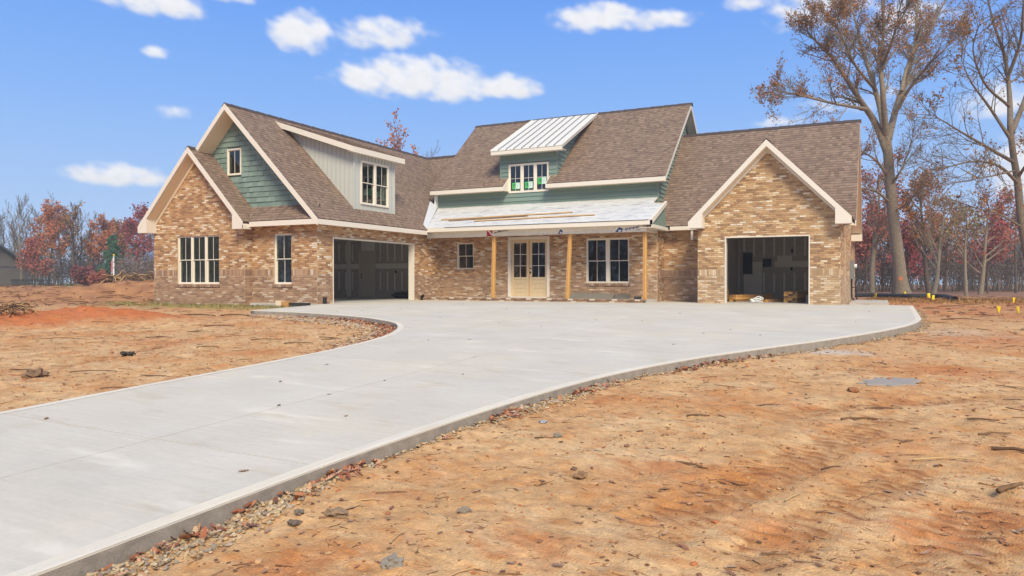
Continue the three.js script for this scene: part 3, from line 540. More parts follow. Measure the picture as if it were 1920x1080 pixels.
// shingled gable of the wing: each shake its own
{ const sh = new THREE.Shape([[-24.2, 3.3], [-16.95, 3.3], [-20.6, 6.85]].map((q) => new THREE.Vector2(...q))), ho = new THREE.Path([[-21.14, 4.6], [-21.14, 5.5], [-20.52, 5.5], [-20.52, 4.6]].map((q) => new THREE.Vector2(...q))); sh.holes.push(ho); onS(part('sheathing', new THREE.ExtrudeGeometry(sh, { depth: 0.12, bevelEnabled: false }).translate(0, 0, -0.14), M.greenB), 19.3); }
part('drywall', bs(-23, -18.2, 2.87, 5.3, 21.9, 22.0), M.interior);
{
  const f = ['S', 19.3], ex = 0.187;
  for (let y = 3.36, k = 0; y < 6.75; y += ex, k++) {
    const lim = (yy) => (6.82 - yy), L = (yy) => Math.max(-20.6 - lim(yy), y < 5.35 ? -22.1 + (5.45 - yy) / 1.038 - 0.12 : -99), Rr = (yy) => -20.6 + lim(yy);
    let u = L(y) + rsd() * 0.05;
    while (u < Rr(y) - 0.02) {
      const wd = rr(0.13, 0.34, rsd), a = u, b = Math.min(u + wd - 0.006, Rr(y)); u += wd;
      const yt = Math.min(y + ex + 0.02, 6.8), cx = (q) => Math.min(q, Math.max(a + 0.005, Rr(yt))), dy = rr(-0.006, 0.006, rsd), v = (x, yy, z) => new THREE.Vector3(x, yy, z);
      if (y + ex > 4.58 && y < 5.5 && b > -21.16 && a < -20.5) { if (a < -21.2) { /* shake cut short by the window */ const b2 = -21.17; put(part('shake', new MB().hex([v(a, y + dy, 0), v(b2, y + dy, 0), v(b2, y + dy, 0.024), v(a, y + dy, 0.024), v(a, yt, 0), v(b2, yt, 0), v(b2, yt, 0.008), v(a, yt, 0.008)]), GM[Math.floor(rsd() * 3)]), f); } else if (b > -20.46) { const a2 = -20.49; put(part('shake', new MB().hex([v(a2, y + dy, 0), v(b, y + dy, 0), v(b, y + dy, 0.024), v(a2, y + dy, 0.024), v(a2, yt, 0), v(b, yt, 0), v(b, yt, 0.008), v(a2, yt, 0.008)]), GM[Math.floor(rsd() * 3)]), f); } continue; }
      const t = rr(0.03, 0.048, rsd);
      put(part('shake', new MB().hex([v(a, y + dy, 0), v(b, y + dy, 0), v(b, y + dy, t), v(a, y + dy, t), v(Math.min(a, cx(a)), yt, 0), v(cx(b), yt, 0), v(cx(b), yt, 0.008), v(Math.min(a, cx(a)), yt, 0.008)]), GM[Math.floor(rsd() * 3)]), f);
    }
  }
}
// board and batten dormer on the wing
part('batten_panel', new MB().slab([V(-16.97, 3.2, 21.172), V(-16.97, 5.4, 21.172), V(-16.97, 5.4, 21.56), V(-16.97, 3.2, 21.56)], new THREE.Vector3(-0.08, 0, 0)), M.batten);
part('batten_panel', bs(-17.05, -16.97, 3.2, 5.4, 23.2, 23.63), M.batten); part('batten_panel', bs(-17.05, -16.97, 3.2, 3.6, 21.56, 23.2), M.batten); part('batten_panel', bs(-17.05, -16.97, 5.14, 5.4, 21.56, 23.2), M.batten);
part('batten_panel', new MB().slab([V(-17.052, 3.2, 21.17), V(-17.052, 5.45, 21.17), V(-20.2, 6.5, 21.17), V(-20.2, 6.4, 21.17)], new THREE.Vector3(0, 0, -0.08)), M.batten);
part('batten_panel', new MB().slab([V(-17.06, 3.2, 23.63), V(-17.06, 5.45, 23.63), V(-20.2, 6.5, 23.63), V(-20.2, 6.4, 23.63)], new THREE.Vector3(0, 0, -0.06)), M.batten);
for (let u = 21.2; u < 23.6; u += 0.2) { const inWin = u > 21.5 && u < 23.24; if (inWin) { put(part('batten', box(u, u + 0.035, 3.3, 3.56, 0.001, 0.02), M.battenB), ['X', -16.97]); put(part('batten', box(u, u + 0.035, 5.18, 5.38, 0.001, 0.02), M.battenB), ['X', -16.97]); } else put(part('batten', box(u, u + 0.035, 3.3, 5.38, 0.001, 0.02), M.battenB), ['X', -16.97]); }
for (let u = -17.15; u > -20.0; u -= 0.2) { const yl = -13.7 - u, yt = 5.43 + (-16.97 - u) * 0.333; put(part('batten', box(u - 0.035, u, yl, yt, 0.001, 0.02), M.battenB), ['S', 21.17]); }
part('corner_board', bs(-16.98, -16.94, 3.35, 5.4, 21.14, 21.2), M.batten); part('corner_board', bs(-16.98, -16.945, 3.35, 5.4, 23.58, 23.64), M.batten);
// ---- standing seam roof of the front dormer
{
  const y = (s) => 6.2 + (s - 27.22) * (8.27 - 6.2) / (31.32 - 27.22), n = 9, x0 = -14.66, x1 = -11.42, pw = (x1 - x0) / n;
  for (let i = 0; i < n; i++) part('metal_panel', new MB().slab([V(x0 + i * pw + 0.004, y(27.22), 27.22), V(x0 + (i + 1) * pw - 0.004, y(27.22), 27.22), V(x0 + (i + 1) * pw - 0.004, y(31.32), 31.32), V(x0 + i * pw + 0.004, y(31.32), 31.32)], new THREE.Vector3(0, -0.02, 0)), M.metal);
  for (let i = 0; i <= n; i++) part('roof_seam', new MB().slab([V(x0 + i * pw - 0.014, y(27.21) + 0.038, 27.21), V(x0 + i * pw + 0.014, y(27.21) + 0.038, 27.21), V(x0 + i * pw + 0.014, y(31.33) + 0.038, 31.33), V(x0 + i * pw - 0.014, y(31.33) + 0.038, 31.33)], new THREE.Vector3(0, -0.05, 0)), i % n ? M.seam : M.metal);
  part('dormer_deck', new MB().slab([V(x0 + 0.02, y(27.25) - 0.022, 27.25), V(x1 - 0.02, y(27.25) - 0.022, 27.25), V(x1 - 0.02, y(31.3) - 0.022, 31.3), V(x0 + 0.02, y(31.3) - 0.022, 31.3)], new THREE.Vector3(0, -0.1, 0)), M.trim);
  fascia(x0 + 0.01, x1 - 0.01, 6.02, 6.16, 27.225, 27.25);
  part('soffit', bs(-14.64, -11.44, 6.06, 6.075, 27.26, 27.74), M.trim);
}
// ---- porch: floor, posts, wrapped beam, underlayment roof
part('porch_floor', bs(-16.82, -7.46, -0.3, 0.105, 25.42, 26.82), M.floor);
{ const g = new MB(true); for (let x = -16.8, i = 0; x < -7.5; x += 0.213, i++) { const c = PAL.lower[(i * 5 + (i >> 2)) % 7]; g.col = c; g.bs(x, Math.min(x + 0.203, -7.46), 0.06, 0.118, 25.33, 25.415); g.col = PAL.lower[(i * 3 + 1) % 7]; g.bs(x - 0.1, Math.min(x + 0.103, -7.46), -0.012, 0.048, 25.345, 25.415); } part('porch_edge', g, M.brick).userData.kind = 'stuff'; }
for (const [x, lean] of [[-13.61, 0.03], [-10.44, 0.06], [-7.53, 0.0]]) {
  const a = 0.062, v = (xx, y, s) => V(xx, y, s), x1 = x + lean, x0 = x - lean;
  for (const k of [0, 1]) { const m = k ? 0.003 : -a, n = k ? a : -0.003; part('porch_post', new MB().hex([v(x0 + m, 0.118, 25.58), v(x0 + n, 0.118, 25.58), v(x0 + n, 0.118, 25.46), v(x0 + m, 0.118, 25.46), v(x1 + m, 2.52, 25.58), v(x1 + n, 2.52, 25.58), v(x1 + n, 2.52, 25.46), v(x1 + m, 2.52, 25.46)]), k ? M.lumber : M.lumberB); }
}
{
  const cv = document.createElement('canvas'); cv.width = 2048; cv.height = 72; const x = cv.getContext('2d'), L = 9.2, sx = 2048 / L, rp = rngOf(9);
  x.fillStyle = '#e6ded0'; x.fillRect(0, 0, 2048, 72); for (let i = 0; i < 260; i++) { x.fillStyle = `rgba(${rp() > 0.5 ? '255,250,240' : '190,176,158'},0.12)`; x.fillRect(rp() * 2048, rp() * 72, rp() * 180, rp() * 18); }
  x.fillStyle = '#5b5650'; for (let i = 0; i < 46; i++) x.fillRect((i + 0.3 * rp()) * 44, rp() > 0.5 ? 8 + rp() * 6 : 56 + rp() * 8, 3, 4); for (let i = 0; i < 14; i++) x.fillRect(rp() * 2048, 20 + rp() * 30, 3, 4);
  const X = (w) => (w + 16.66) * sx;
  x.fillStyle = '#b3202c'; x.fillRect(X(-13.88), 2, 62, 68); x.strokeStyle = '#f4eeea'; x.lineWidth = 12; x.beginPath(); x.moveTo(X(-13.86), 8); x.lineTo(X(-13.63), 62); x.stroke(); x.fillStyle = '#f0ebe4'; x.fillRect(X(-13.88) - 4, 2, 5, 68); x.fillRect(X(-13.62), 2, 6, 68);
  x.strokeStyle = '#3c3a3a'; x.lineWidth = 3; for (let i = 0; i < 34; i++) { const px = X(-13.56) + i * 5.2, py = 40 - i * 0.75; x.beginPath(); x.moveTo(px, py + rp() * 14); x.quadraticCurveTo(px + 5, py - 14 * rp(), px + 5, py + 10 * rp()); x.stroke(); } x.lineWidth = 5; for (let i = 0; i < 6; i++) { x.beginPath(); x.arc(X(-13.5) + i * 11, 16 + rp() * 6, 5, rp() * 6, rp() * 6 + 4); x.stroke(); } x.strokeStyle = '#b0483c'; x.lineWidth = 3; for (let i = 0; i < 8; i++) { x.beginPath(); x.moveTo(X(-12.75) + i * 6, 14); x.lineTo(X(-12.75) + i * 6 + 4, 6); x.stroke(); }
  const house = (u, w) => { x.fillStyle = '#1e3a7a'; x.beginPath(); x.moveTo(X(u), 70); x.lineTo(X(u) + w * 0.5, 30); x.lineTo(X(u) + w, 46); x.lineTo(X(u) + w * 0.86, 58); x.lineTo(X(u) + w * 0.82, 70); x.closePath(); x.fill(); x.fillStyle = '#dfe6f2'; x.beginPath(); x.ellipse(X(u) + w * 0.56, 60, w * 0.2, 8, -0.2, 0, 7); x.fill(); };
  house(-10.85, 44); house(-8.62, 70);
  x.strokeStyle = '#24478c'; x.lineWidth = 4; for (let i = 0; i < 8; i++) { const px = X(-8.24) + i * 15, py = 58 - i * 2.2; x.beginPath(); x.moveTo(px, py); x.lineTo(px + 3, py - 17); if (i % 2) { x.lineTo(px + 11, py - 17); x.moveTo(px + 1, py - 8); x.lineTo(px + 9, py - 9); } else { x.moveTo(px + 3, py - 17); x.lineTo(px + 8, py - 2); x.lineTo(px + 11, py - 18); } x.stroke(); } x.lineWidth = 3; for (let i = 0; i < 5; i++) { x.beginPath(); x.moveTo(X(-7.86) + i * 9, 60); x.lineTo(X(-7.86) + i * 9 + 5, 54); x.stroke(); }
  const t = new THREE.CanvasTexture(cv); t.colorSpace = THREE.SRGBColorSpace; t.magFilter = THREE.LinearFilter;
  const g = new THREE.PlaneGeometry(9.2, 0.32);
  const bm = part('porch_beam', bs(-16.66, -7.46, 2.52, 2.84, 25.45, 25.6), M.trim);
  part('beam_wrap', g.translate(-12.06, 2.68, -25.445), std(0xffffff, 0.55, { map: t }), bm);
  part('beam_wrap', bs(-7.6, -7.455, 2.54, 2.84, 25.6, 26.82), M.trim, bm);
  part('porch_ceiling', bs(-16.82, -7.6, 2.84, 2.87, 25.6, 26.82), M.lumberB);
  const PK = (3.97 - 2.9) / (27.74 - 25.15), py = (s) => 2.9 + (s - 25.15) * PK;
  part('porch_deck', new MB().slab([V(-16.5, py(25.16) - 0.005, 25.16), V(-7.2, py(25.16) - 0.005, 25.16), V(-7.2, py(27.1) - 0.005, 27.1), V(-17.7, py(27.1) - 0.005, 27.1)], new THREE.Vector3(0, -0.05, 0)), M.lumberB);
  part('porch_deck', new MB().slab([V(-17.7, py(27.1) - 0.006, 27.1), V(-7.68, py(27.1) - 0.006, 27.1), V(-7.68, py(27.74) - 0.006, 27.74), V(-17.7, py(27.74) - 0.006, 27.74)], new THREE.Vector3(0, -0.05, 0)), M.lumberB);
  // synthetic underlayment with its small printed marks, three courses lapped
  const c2 = document.createElement('canvas'); c2.width = 512; c2.height = 256; const y = c2.getContext('2d'); y.fillStyle = '#d0cec9'; y.fillRect(0, 0, 512, 256);
  for (let i = 0; i < 60; i++) { y.fillStyle = `rgba(${rp() > 0.5 ? '230,228,224' : '166,166,168'},0.5)`; y.fillRect(rp() * 512, rp() * 256, 20 + rp() * 90, 4 + rp() * 14); }
  y.fillStyle = '#757b8e'; for (const [a, b] of [[40, 40], [300, 90], [130, 170], [400, 215]]) for (let i = 0; i < 7; i++) y.fillRect(a + i * 9, b + (i % 3), 6, 8);
  y.strokeStyle = '#858b9e'; y.lineWidth = 3; for (const [a, b] of [[190, 40], [440, 60], [60, 110], [280, 190], [200, 120], [340, 20]]) { y.beginPath(); y.moveTo(a, b + 10); y.quadraticCurveTo(a + 14, b - 12, a + 30, b + 2); y.stroke(); y.fillStyle = '#70768a'; y.fillRect(a + 44, b, 9, 7); }
  const ut = new THREE.CanvasTexture(c2); ut.colorSpace = THREE.SRGBColorSpace; ut.magFilter = THREE.LinearFilter; ut.wrapS = ut.wrapT = THREE.RepeatWrapping;
  const um = std(0xffffff, 0.5, { map: ut });
  for (let i = 0; i < 3; i++) {
    const a = 25.13 + i * 0.88, b = Math.min(a + 0.93, 27.74), h = 0.006 + i * 0.004, g = new THREE.BufferGeometry(), nx = 48, ns = 5, P = [], Uv = [], I = [];
    for (let j = 0; j <= ns; j++) for (let k = 0; k <= nx; k++) {
      const s = a + (b - a) * j / ns, xl = Math.max(-17.7, -16.44 - (py(s) - 2.8) + 0.02), xr = s > 27.05 ? -7.66 : -7.24, xx = xl + (xr - xl) * k / nx;
      P.push(xx, py(s) + h + 0.006 * n2(xx * 1.3, s * 2 + i * 7) + 0.003, -s); Uv.push(xx / 2.2, s / 1.15 + i * 0.37);
    }
    for (let j = 0; j < ns; j++) for (let k = 0; k < nx; k++) { const o = j * (nx + 1) + k; I.push(o, o + 1, o + nx + 1, o + 1, o + nx + 2, o + nx + 1); }
    g.setAttribute('position', new THREE.Float32BufferAttribute(P, 3)); g.setAttribute('uv', new THREE.Float32BufferAttribute(Uv, 2)); g.setIndex(I); g.computeVertexNormals();
    part('underlayment', g, um);
  }
  fascia(-16.42, -7.16, 2.74, 2.895, 25.11, 25.145); part('drip_edge', bs(-15.6, -7.3, 2.9, 2.912, 25.09, 25.13), M.dark);
  part('soffit', bs(-16.42, -7.2, 2.74, 2.755, 25.146, 25.45), M.soffit);
  // right end: rake board and closing triangle, fascia running back to the low eave
  part('rake_board', new MB().hex([V(-7.24, 2.74, 25.11), V(-7.24, 3.6, 27.1), V(-7.16, 3.6, 27.1), V(-7.16, 2.74, 25.11), V(-7.24, 2.93, 25.11), V(-7.24, py(27.1) + 0.035, 27.1), V(-7.16, py(27.1) + 0.035, 27.1), V(-7.16, 2.93, 25.11)]), M.trim);
  fascia(-7.2, -7.165, 2.64, 2.76, 25.146, 27.3); part('soffit', bs(-7.6, -7.2, 2.64, 2.655, 25.15, 27.3), M.trim);
  part('lap_board', new MB().slab([V(-7.25, 2.76, 25.4), V(-7.25, 3.64, 27.05), V(-7.25, 2.76, 27.3)], new THREE.Vector3(-0.03, 0, 0)), M.green);
  // white flashing up the wing roof
  part('flashing', new MB().slab([V(-16.45, 2.87, 25.1), V(-16.62, 3.05, 25.1), V(-17.85, 4.28, 27.5), V(-17.6, 4.03, 27.72)], new THREE.Vector3(0.02, 0.02, 0)), std(C(206, 207, 210), 0.6));
}
// right wall fittings
{
  const m = part('meter_box', bs(-1.23, -1.07, 0.86, 1.62, 33.55, 33.9), M.grey);
  part('meter_dial', new THREE.CylinderGeometry(0.09, 0.09, 0.1, 16).rotateZ(Math.PI / 2).translate(-1.02, 1.4, -34.35), M.white, m);
  const t = new MB(); t.tube([V(-1.15, 0.86, 33.7), V(-1.15, 0.4, 33.7), V(-1.14, 0.1, 33.65), V(-1.0, -0.1, 33.5)], 0.035, 8); part('conduit', t, M.black, m);
  const lp = new MB(), pts = []; for (let i = 0; i <= 22; i++) { const a = i / 22 * 8.5; pts.push(V(-1.02 + 0.02 * Math.sin(i), 0.66 - 0.018 * i + 0.14 * Math.sin(a), 33.9 + 0.3 * Math.cos(a) + i * 0.04)); } lp.tube(pts, 0.018, 6); part('loose_cable', lp, M.black, m);
  part('faucet_pipe', new MB().tube([V(-1.2, 0.5, 35.2), V(-1.0, 0.5, 35.2), V(-1.0, -0.1, 35.2)], 0.03, 6), M.dark);
}

// ---------------------------------------------------------------- driveway outline and ground height
const rampY = (x, s) => { const d = depthOf(x, s); return d < 23.5 ? -0.0385 * (23.5 - d) : 0; };
const smooth = (pts, n) => new THREE.CatmullRomCurve3(pts.map(([x, s]) => new THREE.Vector3(x, 0, s)), false, 'centripetal').getPoints(n).map((q) => [q.x, q.z]);
const rightEdge = [[-3.9, -9], ...smooth([[-3.9, -1], [-3.9, 2], [-3.88, 4.6], [-3.8, 6], [-3.7, 7.1], [-3.5, 8.6], [-3.22, 9.9], [-2.7, 11.5], [-1.9, 13.3], [-0.9, 15.4], [-0.1, 17.3], [0.45, 18.9], [0.75, 20.2], [0.88, 21.3]], 90), [0.86, 26.5], [-0.86, 26.55]];
const leftEdge = [[-16.13, 18.93], ...smooth([[-16.33, 15.7], [-15, 15.78], [-13.8, 15.7], [-12.5, 15.48], [-11.76, 15.23], [-10.52, 14.55], [-9.95, 13.96], [-9.42, 13.16], [-8.89, 11.94], [-8.52, 10.2], [-8.36, 8.1], [-8.3, 6], [-8.22, 4.4], [-8.2, 1]], 90), [-8.2, -9]];
const drivePoly = [...rightEdge, [-1.2, 26.5], [-1.2, 26.075], [-5.83, 26.075], [-5.83, 27.74], [-7.47, 27.74], [-7.47, 25.34], [-16.82, 25.34], [-16.82, 19.0], ...leftEdge];
const inPoly = (x, s) => { let c = false; for (let i = 0, j = drivePoly.length - 1; i < drivePoly.length; j = i++) { const [a, b] = drivePoly[i], [e, f] = drivePoly[j]; if ((b > s) !== (f > s) && x < (e - a) * (s - b) / (f - b) + a) c = !c; } return c; };
const edgeDist = (() => { const all = [...rightEdge, ...leftEdge]; const segs = [rightEdge, leftEdge].flatMap((l) => l.slice(1).map((q, i) => [l[i], q])); return (x, s) => { let m = 9; for (const [[a, b], [c, d]] of segs) { const dx = c - a, dy = d - b, t = clamp(((x - a) * dx + (s - b) * dy) / (dx * dx + dy * dy)), q = Math.hypot(x - a - dx * t, s - b - dy * t); if (q < m) m = q; } return m; }; })();
const gp = (px, py, y0 = -0.13) => { const u = (px - 960) / FPX, v = (528 - py) / FPX; let d = (CAMY - y0 + 0.0385 * 23.5) / (-v + 0.0385); if (d > 23.5) d = (CAMY - y0) / -v; return [d * (u * CA - SA), d * (u * SA + CA)]; };
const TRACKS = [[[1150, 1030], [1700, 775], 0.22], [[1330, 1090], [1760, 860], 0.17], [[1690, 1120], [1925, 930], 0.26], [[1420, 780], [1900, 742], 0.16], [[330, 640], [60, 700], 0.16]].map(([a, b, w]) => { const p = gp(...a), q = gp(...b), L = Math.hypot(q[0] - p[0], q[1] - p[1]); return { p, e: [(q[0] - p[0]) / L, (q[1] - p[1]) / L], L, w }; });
const MOUNDS = [[...gp(120, 602), 2.6, 1.1, 0.26], [...gp(20, 612), 1.6, 0.9, 0.2], [...gp(235, 600), 1.5, 0.8, 0.12], [...at(235, 560, 34).toArray().filter((_, i) => i !== 1).map((q, i) => i ? -q : q), 5, 2.2, 0.42], [...at(282, 552, 36).toArray().filter((_, i) => i !== 1).map((q, i) => i ? -q : q), 3, 2, 0.5]];
function ground(x, s, fine = true) {
  const d = depthOf(x, s), r = x * CA + s * SA;
  let y = rampY(x, s) - 0.115 - 0.03 * sst(8, 16, d);
  y += 0.5 * sst(-9, -20, r) * Math.exp(-(((d - 43) / 8) ** 2)) * (1 + 0.4 * fbm(x * 0.2, s * 0.2, 3)) + 0.25 * sst(-9, -20, r) * sst(45, 70, d);
  if (d > 40) y += 0.06 * (d - 40) / 60;
  for (const [mx, ms, a, b, h] of MOUNDS) { const dx = (x - mx) * CA + (s - ms) * SA, dd = -(x - mx) * SA + (s - ms) * CA, q = (dx / a) ** 2 + (dd / b) ** 2; if (q < 6) y += h * Math.exp(-q) * (1 + 0.35 * fbm(x * 1.5, s * 1.5, 2)); }
  let nz = 0.03 * fbm(x * 0.55, s * 0.55, 3) + 0.02 * fbm(x * 2.3, s * 2.3, 3);
  if (fine && d < 26) nz += 0.011 * fbm(x * 7, s * 7, 3, n2b);
  if (fine && d > 24 && r < -9) nz += 0.16 * Math.abs(fbm(x * 1.3, s * 1.3, 3)) * sst(26, 32, d);
  if (d > 24) nz += 0.05 * Math.max(0, fbm(x * 0.9, s * 0.9, 3, n2b)) * sst(-6, -14, r);
  if (fine && d < 16) for (const t of TRACKS) {
    const dx = x - t.p[0], ds = s - t.p[1], al = dx * t.e[0] + ds * t.e[1], ac = -dx * t.e[1] + ds * t.e[0];
    if (al > 0 && al < t.L && Math.abs(ac) < t.w * 1.6) { const m = (1 - sst(t.w, t.w * 1.5, Math.abs(ac))) * sst(0, 0.5, al) * sst(0, 0.6, t.L - al); nz += m * (-0.018 + 0.016 * Math.sin(al * 44 + Math.abs(ac) * 16) * (0.45 + 0.55 * n2(al * 2, ac * 3))); }
  }
  y += nz;
  if (x > -25.2 && x < -0.5 && s > 18.6 && s < 41) { const inner = x > -24.3 && x < -1.3 && (s > 19.2); if (inner && !(x > -16.7 && s < 25)) y = Math.min(y, -0.25); }
  if (x < 1.5 && x > -17 && s < 28 && inPoly(x, s)) y = Math.min(y, rampY(x, s) - 0.24);
  return y;
}
// ---- the ground sheet
{
  const ds = [], rs = [];
  for (let d = -50; d < 1; d += 6) ds.push(d);
  for (let d = 1, st = 0.04; d < 170; d += st) { ds.push(d); st = d < 3 ? 0.12 : d < 12 ? 0.026 + (d - 3) * 0.006 : d < 30 ? 0.09 + (d - 12) * 0.012 : 0.4 + (d - 30) * 0.06; } ds.push(185);
  for (let r = -160; r < -40; r += 20) rs.push(r);
  for (let r = -40; r < 150;) { rs.push(r); const a = Math.abs(r - 0.5); r += a < 6 ? 0.04 : a < 14 ? 0.04 + (a - 6) * 0.02 : a < 40 ? 0.3 : 10; }
  const W = rs.length, P = new Float32Array(W * ds.length * 3), Cc = new Float32Array(W * ds.length * 3), Uv = new Float32Array(W * ds.length * 2), I = [];
  const tanA = lin(234, 194, 142), tanB = lin(218, 169, 114), ora = lin(212, 138, 70), red = lin(206, 118, 56), pale = lin(236, 204, 160), brn = lin(168, 116, 74), grn = lin(158, 150, 92), spill = lin(226, 212, 196), lawn = lin(170, 170, 96), farD = lin(196, 138, 96);
  const sp = gp(1548, 659), gr = gp(1770, 622);
  const CLAY = [[1845, 975, 0.5], [1740, 1000, 0.4], [1000, 1030, 0.35], [1240, 880, 0.35], [1880, 640, 2.0], [1790, 700, 1.0], [300, 640, 0.9], [520, 1075, 0.3], [1430, 1000, 0.3]].map(([a, b, q]) => [...gp(a, b), q]);
  let o = 0;
  for (const d of ds) for (const r of rs) {
    const x = -SA * d + CA * r, s = CA * d + SA * r, y = ground(x, s);
    let c = mix3(tanA, tanB, clamp(0.5 + 0.9 * fbm(x * 0.5, s * 0.5, 4)));
    c = mix3(c, ora, clamp(1.6 * fbm(x * 0.33 + 40, s * 0.33, 5) - 0.08) * 0.85);
    c = mix3(c, pale, clamp(1.5 * fbm(x * 0.7 - 20, s * 0.7 + 9, 4, n2b) - 0.25) * 0.7);
    c = mix3(c, brn, clamp(1.8 * fbm(x * 1.6 + 4, s * 1.6, 4, n2b) - 0.62) * 0.7);
    c = mix3(c, red, clamp(2.2 * fbm(x * 0.6 + 90, s * 0.6, 4, n2b) - 0.8) * 0.7);
    if (d < 24) { c = mix3(c, ora, clamp(2.4 * fbm(x * 2.2 + 31, s * 3.1, 4) - 0.35) * 0.6); c = mix3(c, brn, clamp(3 * fbm(x * 5 + 7, s * 7, 3, n2b) - 1.15) * 0.65); c = mix3(c, pale, clamp(2.2 * fbm(x * 3.3 - 8, s * 4.5, 3, n2b) - 0.6) * 0.5); for (const [qx, qs, qr] of CLAY) { const e = Math.hypot(x - qx, (s - qs) * 1.3) / qr; if (e < 2) c = mix3(c, red, clamp(1.25 - e + 0.9 * fbm(x * 3, s * 4, 4)) * 0.52); } const g = 1 + 0.2 * fbm(x * 9, s * 13, 2) + 0.06 * n2b(x * 37, s * 41); c = [c[0] * g, c[1] * g, c[2] * g]; }
    const far = sst(17, 24, d) * (r > 6 ? 1 : 0.35); c = mix3(c, mix3(farD, red, clamp(0.4 + fbm(x * 0.4, s * 0.4, 4))), far * clamp(0.75 + 0.5 * fbm(x * 0.8, s * 0.8, 3)));
    for (const [k, [mx, ms, a, b, h]] of MOUNDS.entries()) { const dx = (x - mx) * CA + (s - ms) * SA, dd = -(x - mx) * SA + (s - ms) * CA, q = Math.exp(-((dx / a) ** 2 + (dd / b) ** 2) * 0.8); c = mix3(c, mix3(lin(214, 124, 68), red, clamp(0.3 + fbm(x * 1.2, s * 1.2, 3))), clamp(q * 1.7 - 0.25 + 0.3 * fbm(x * 1.4, s * 1.4, 3)) * 0.95); }
    if (d < 16) for (const t of TRACKS) { const dx = x - t.p[0], dz = s - t.p[1], al = dx * t.e[0] + dz * t.e[1], ac = -dx * t.e[1] + dz * t.e[0]; if (al > 0 && al < t.L && Math.abs(ac) < t.w * 2) c = mix3(c, mix3(lin(184, 122, 64), lin(160, 98, 50), clamp(0.5 + fbm(x * 2, s * 2, 3))), (1 - sst(t.w * 0.9, t.w * 1.3, Math.abs(ac) + 0.06 * fbm(al * 6, ac * 6, 2))) * clamp(0.72 + 1.1 * fbm(al * 2.2, ac * 5, 3)) * sst(0, 0.6, al) * sst(0, 0.6, t.L - al) * (0.62 + 0.38 * Math.sin(al * 44 + Math.abs(ac) * 16))); }  // damp track soil, with the shading of the tread bars painted in
    if (Math.hypot(x - sp[0], (s - sp[1]) * 1.0) < 2) c = mix3(c, spill, clamp(1.1 - ((x - sp[0]) / 0.95) ** 2 - ((s - sp[1]) / 0.5) ** 2 + 0.5 * fbm(x * 3, s * 3, 3)) * 0.9);
    if (Math.hypot(x - gr[0], s - gr[1]) < 4) c = mix3(c, lin(216, 190, 160), clamp(1 - Math.hypot(x - gr[0], s - gr[1]) / 1.7 + 0.6 * fbm(x * 2, s * 2, 3)) * 0.8);
    if (x < -16.4 && x > -27 && s > 16.2 && s < 18.9) c = mix3(c, grn, clamp(sst(16.6, 17.6, s) + 0.7 * fbm(x * 1.5, s * 2, 3)) * 0.75);
    if (d > 26 && r < -6) c = mix3(c, mix3(lin(208, 150, 96), lin(172, 118, 78), clamp(0.5 + 1.6 * fbm(x * 1.1, s * 1.1, 4))), sst(26, 30, d));
    if (d > 40 && r < -8) c = mix3(c, lawn, sst(58, 66, d));
    if (d > 34 && r > 4) c = mix3(c, lin(150, 112, 88), sst(38, 46, d) * 0.9);
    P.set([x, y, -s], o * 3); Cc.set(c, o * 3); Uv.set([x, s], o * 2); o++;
  }
  for (let j = 0; j + 1 < ds.length; j++) for (let k = 0; k + 1 < W; k++) { const a = j * W + k; I.push(a, a + 1, a + W, a + 1, a + W + 1, a + W); }
  const g = new THREE.BufferGeometry(); g.setAttribute('position', new THREE.BufferAttribute(P, 3)); g.setAttribute('color', new THREE.BufferAttribute(Cc, 3)); g.setAttribute('uv', new THREE.BufferAttribute(Uv, 2)); g.setIndex(I); g.computeVertexNormals();
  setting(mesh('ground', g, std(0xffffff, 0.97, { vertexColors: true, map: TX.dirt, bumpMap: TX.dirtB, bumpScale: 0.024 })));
  console.log('ground', ds.length, W, I.length / 3);
}
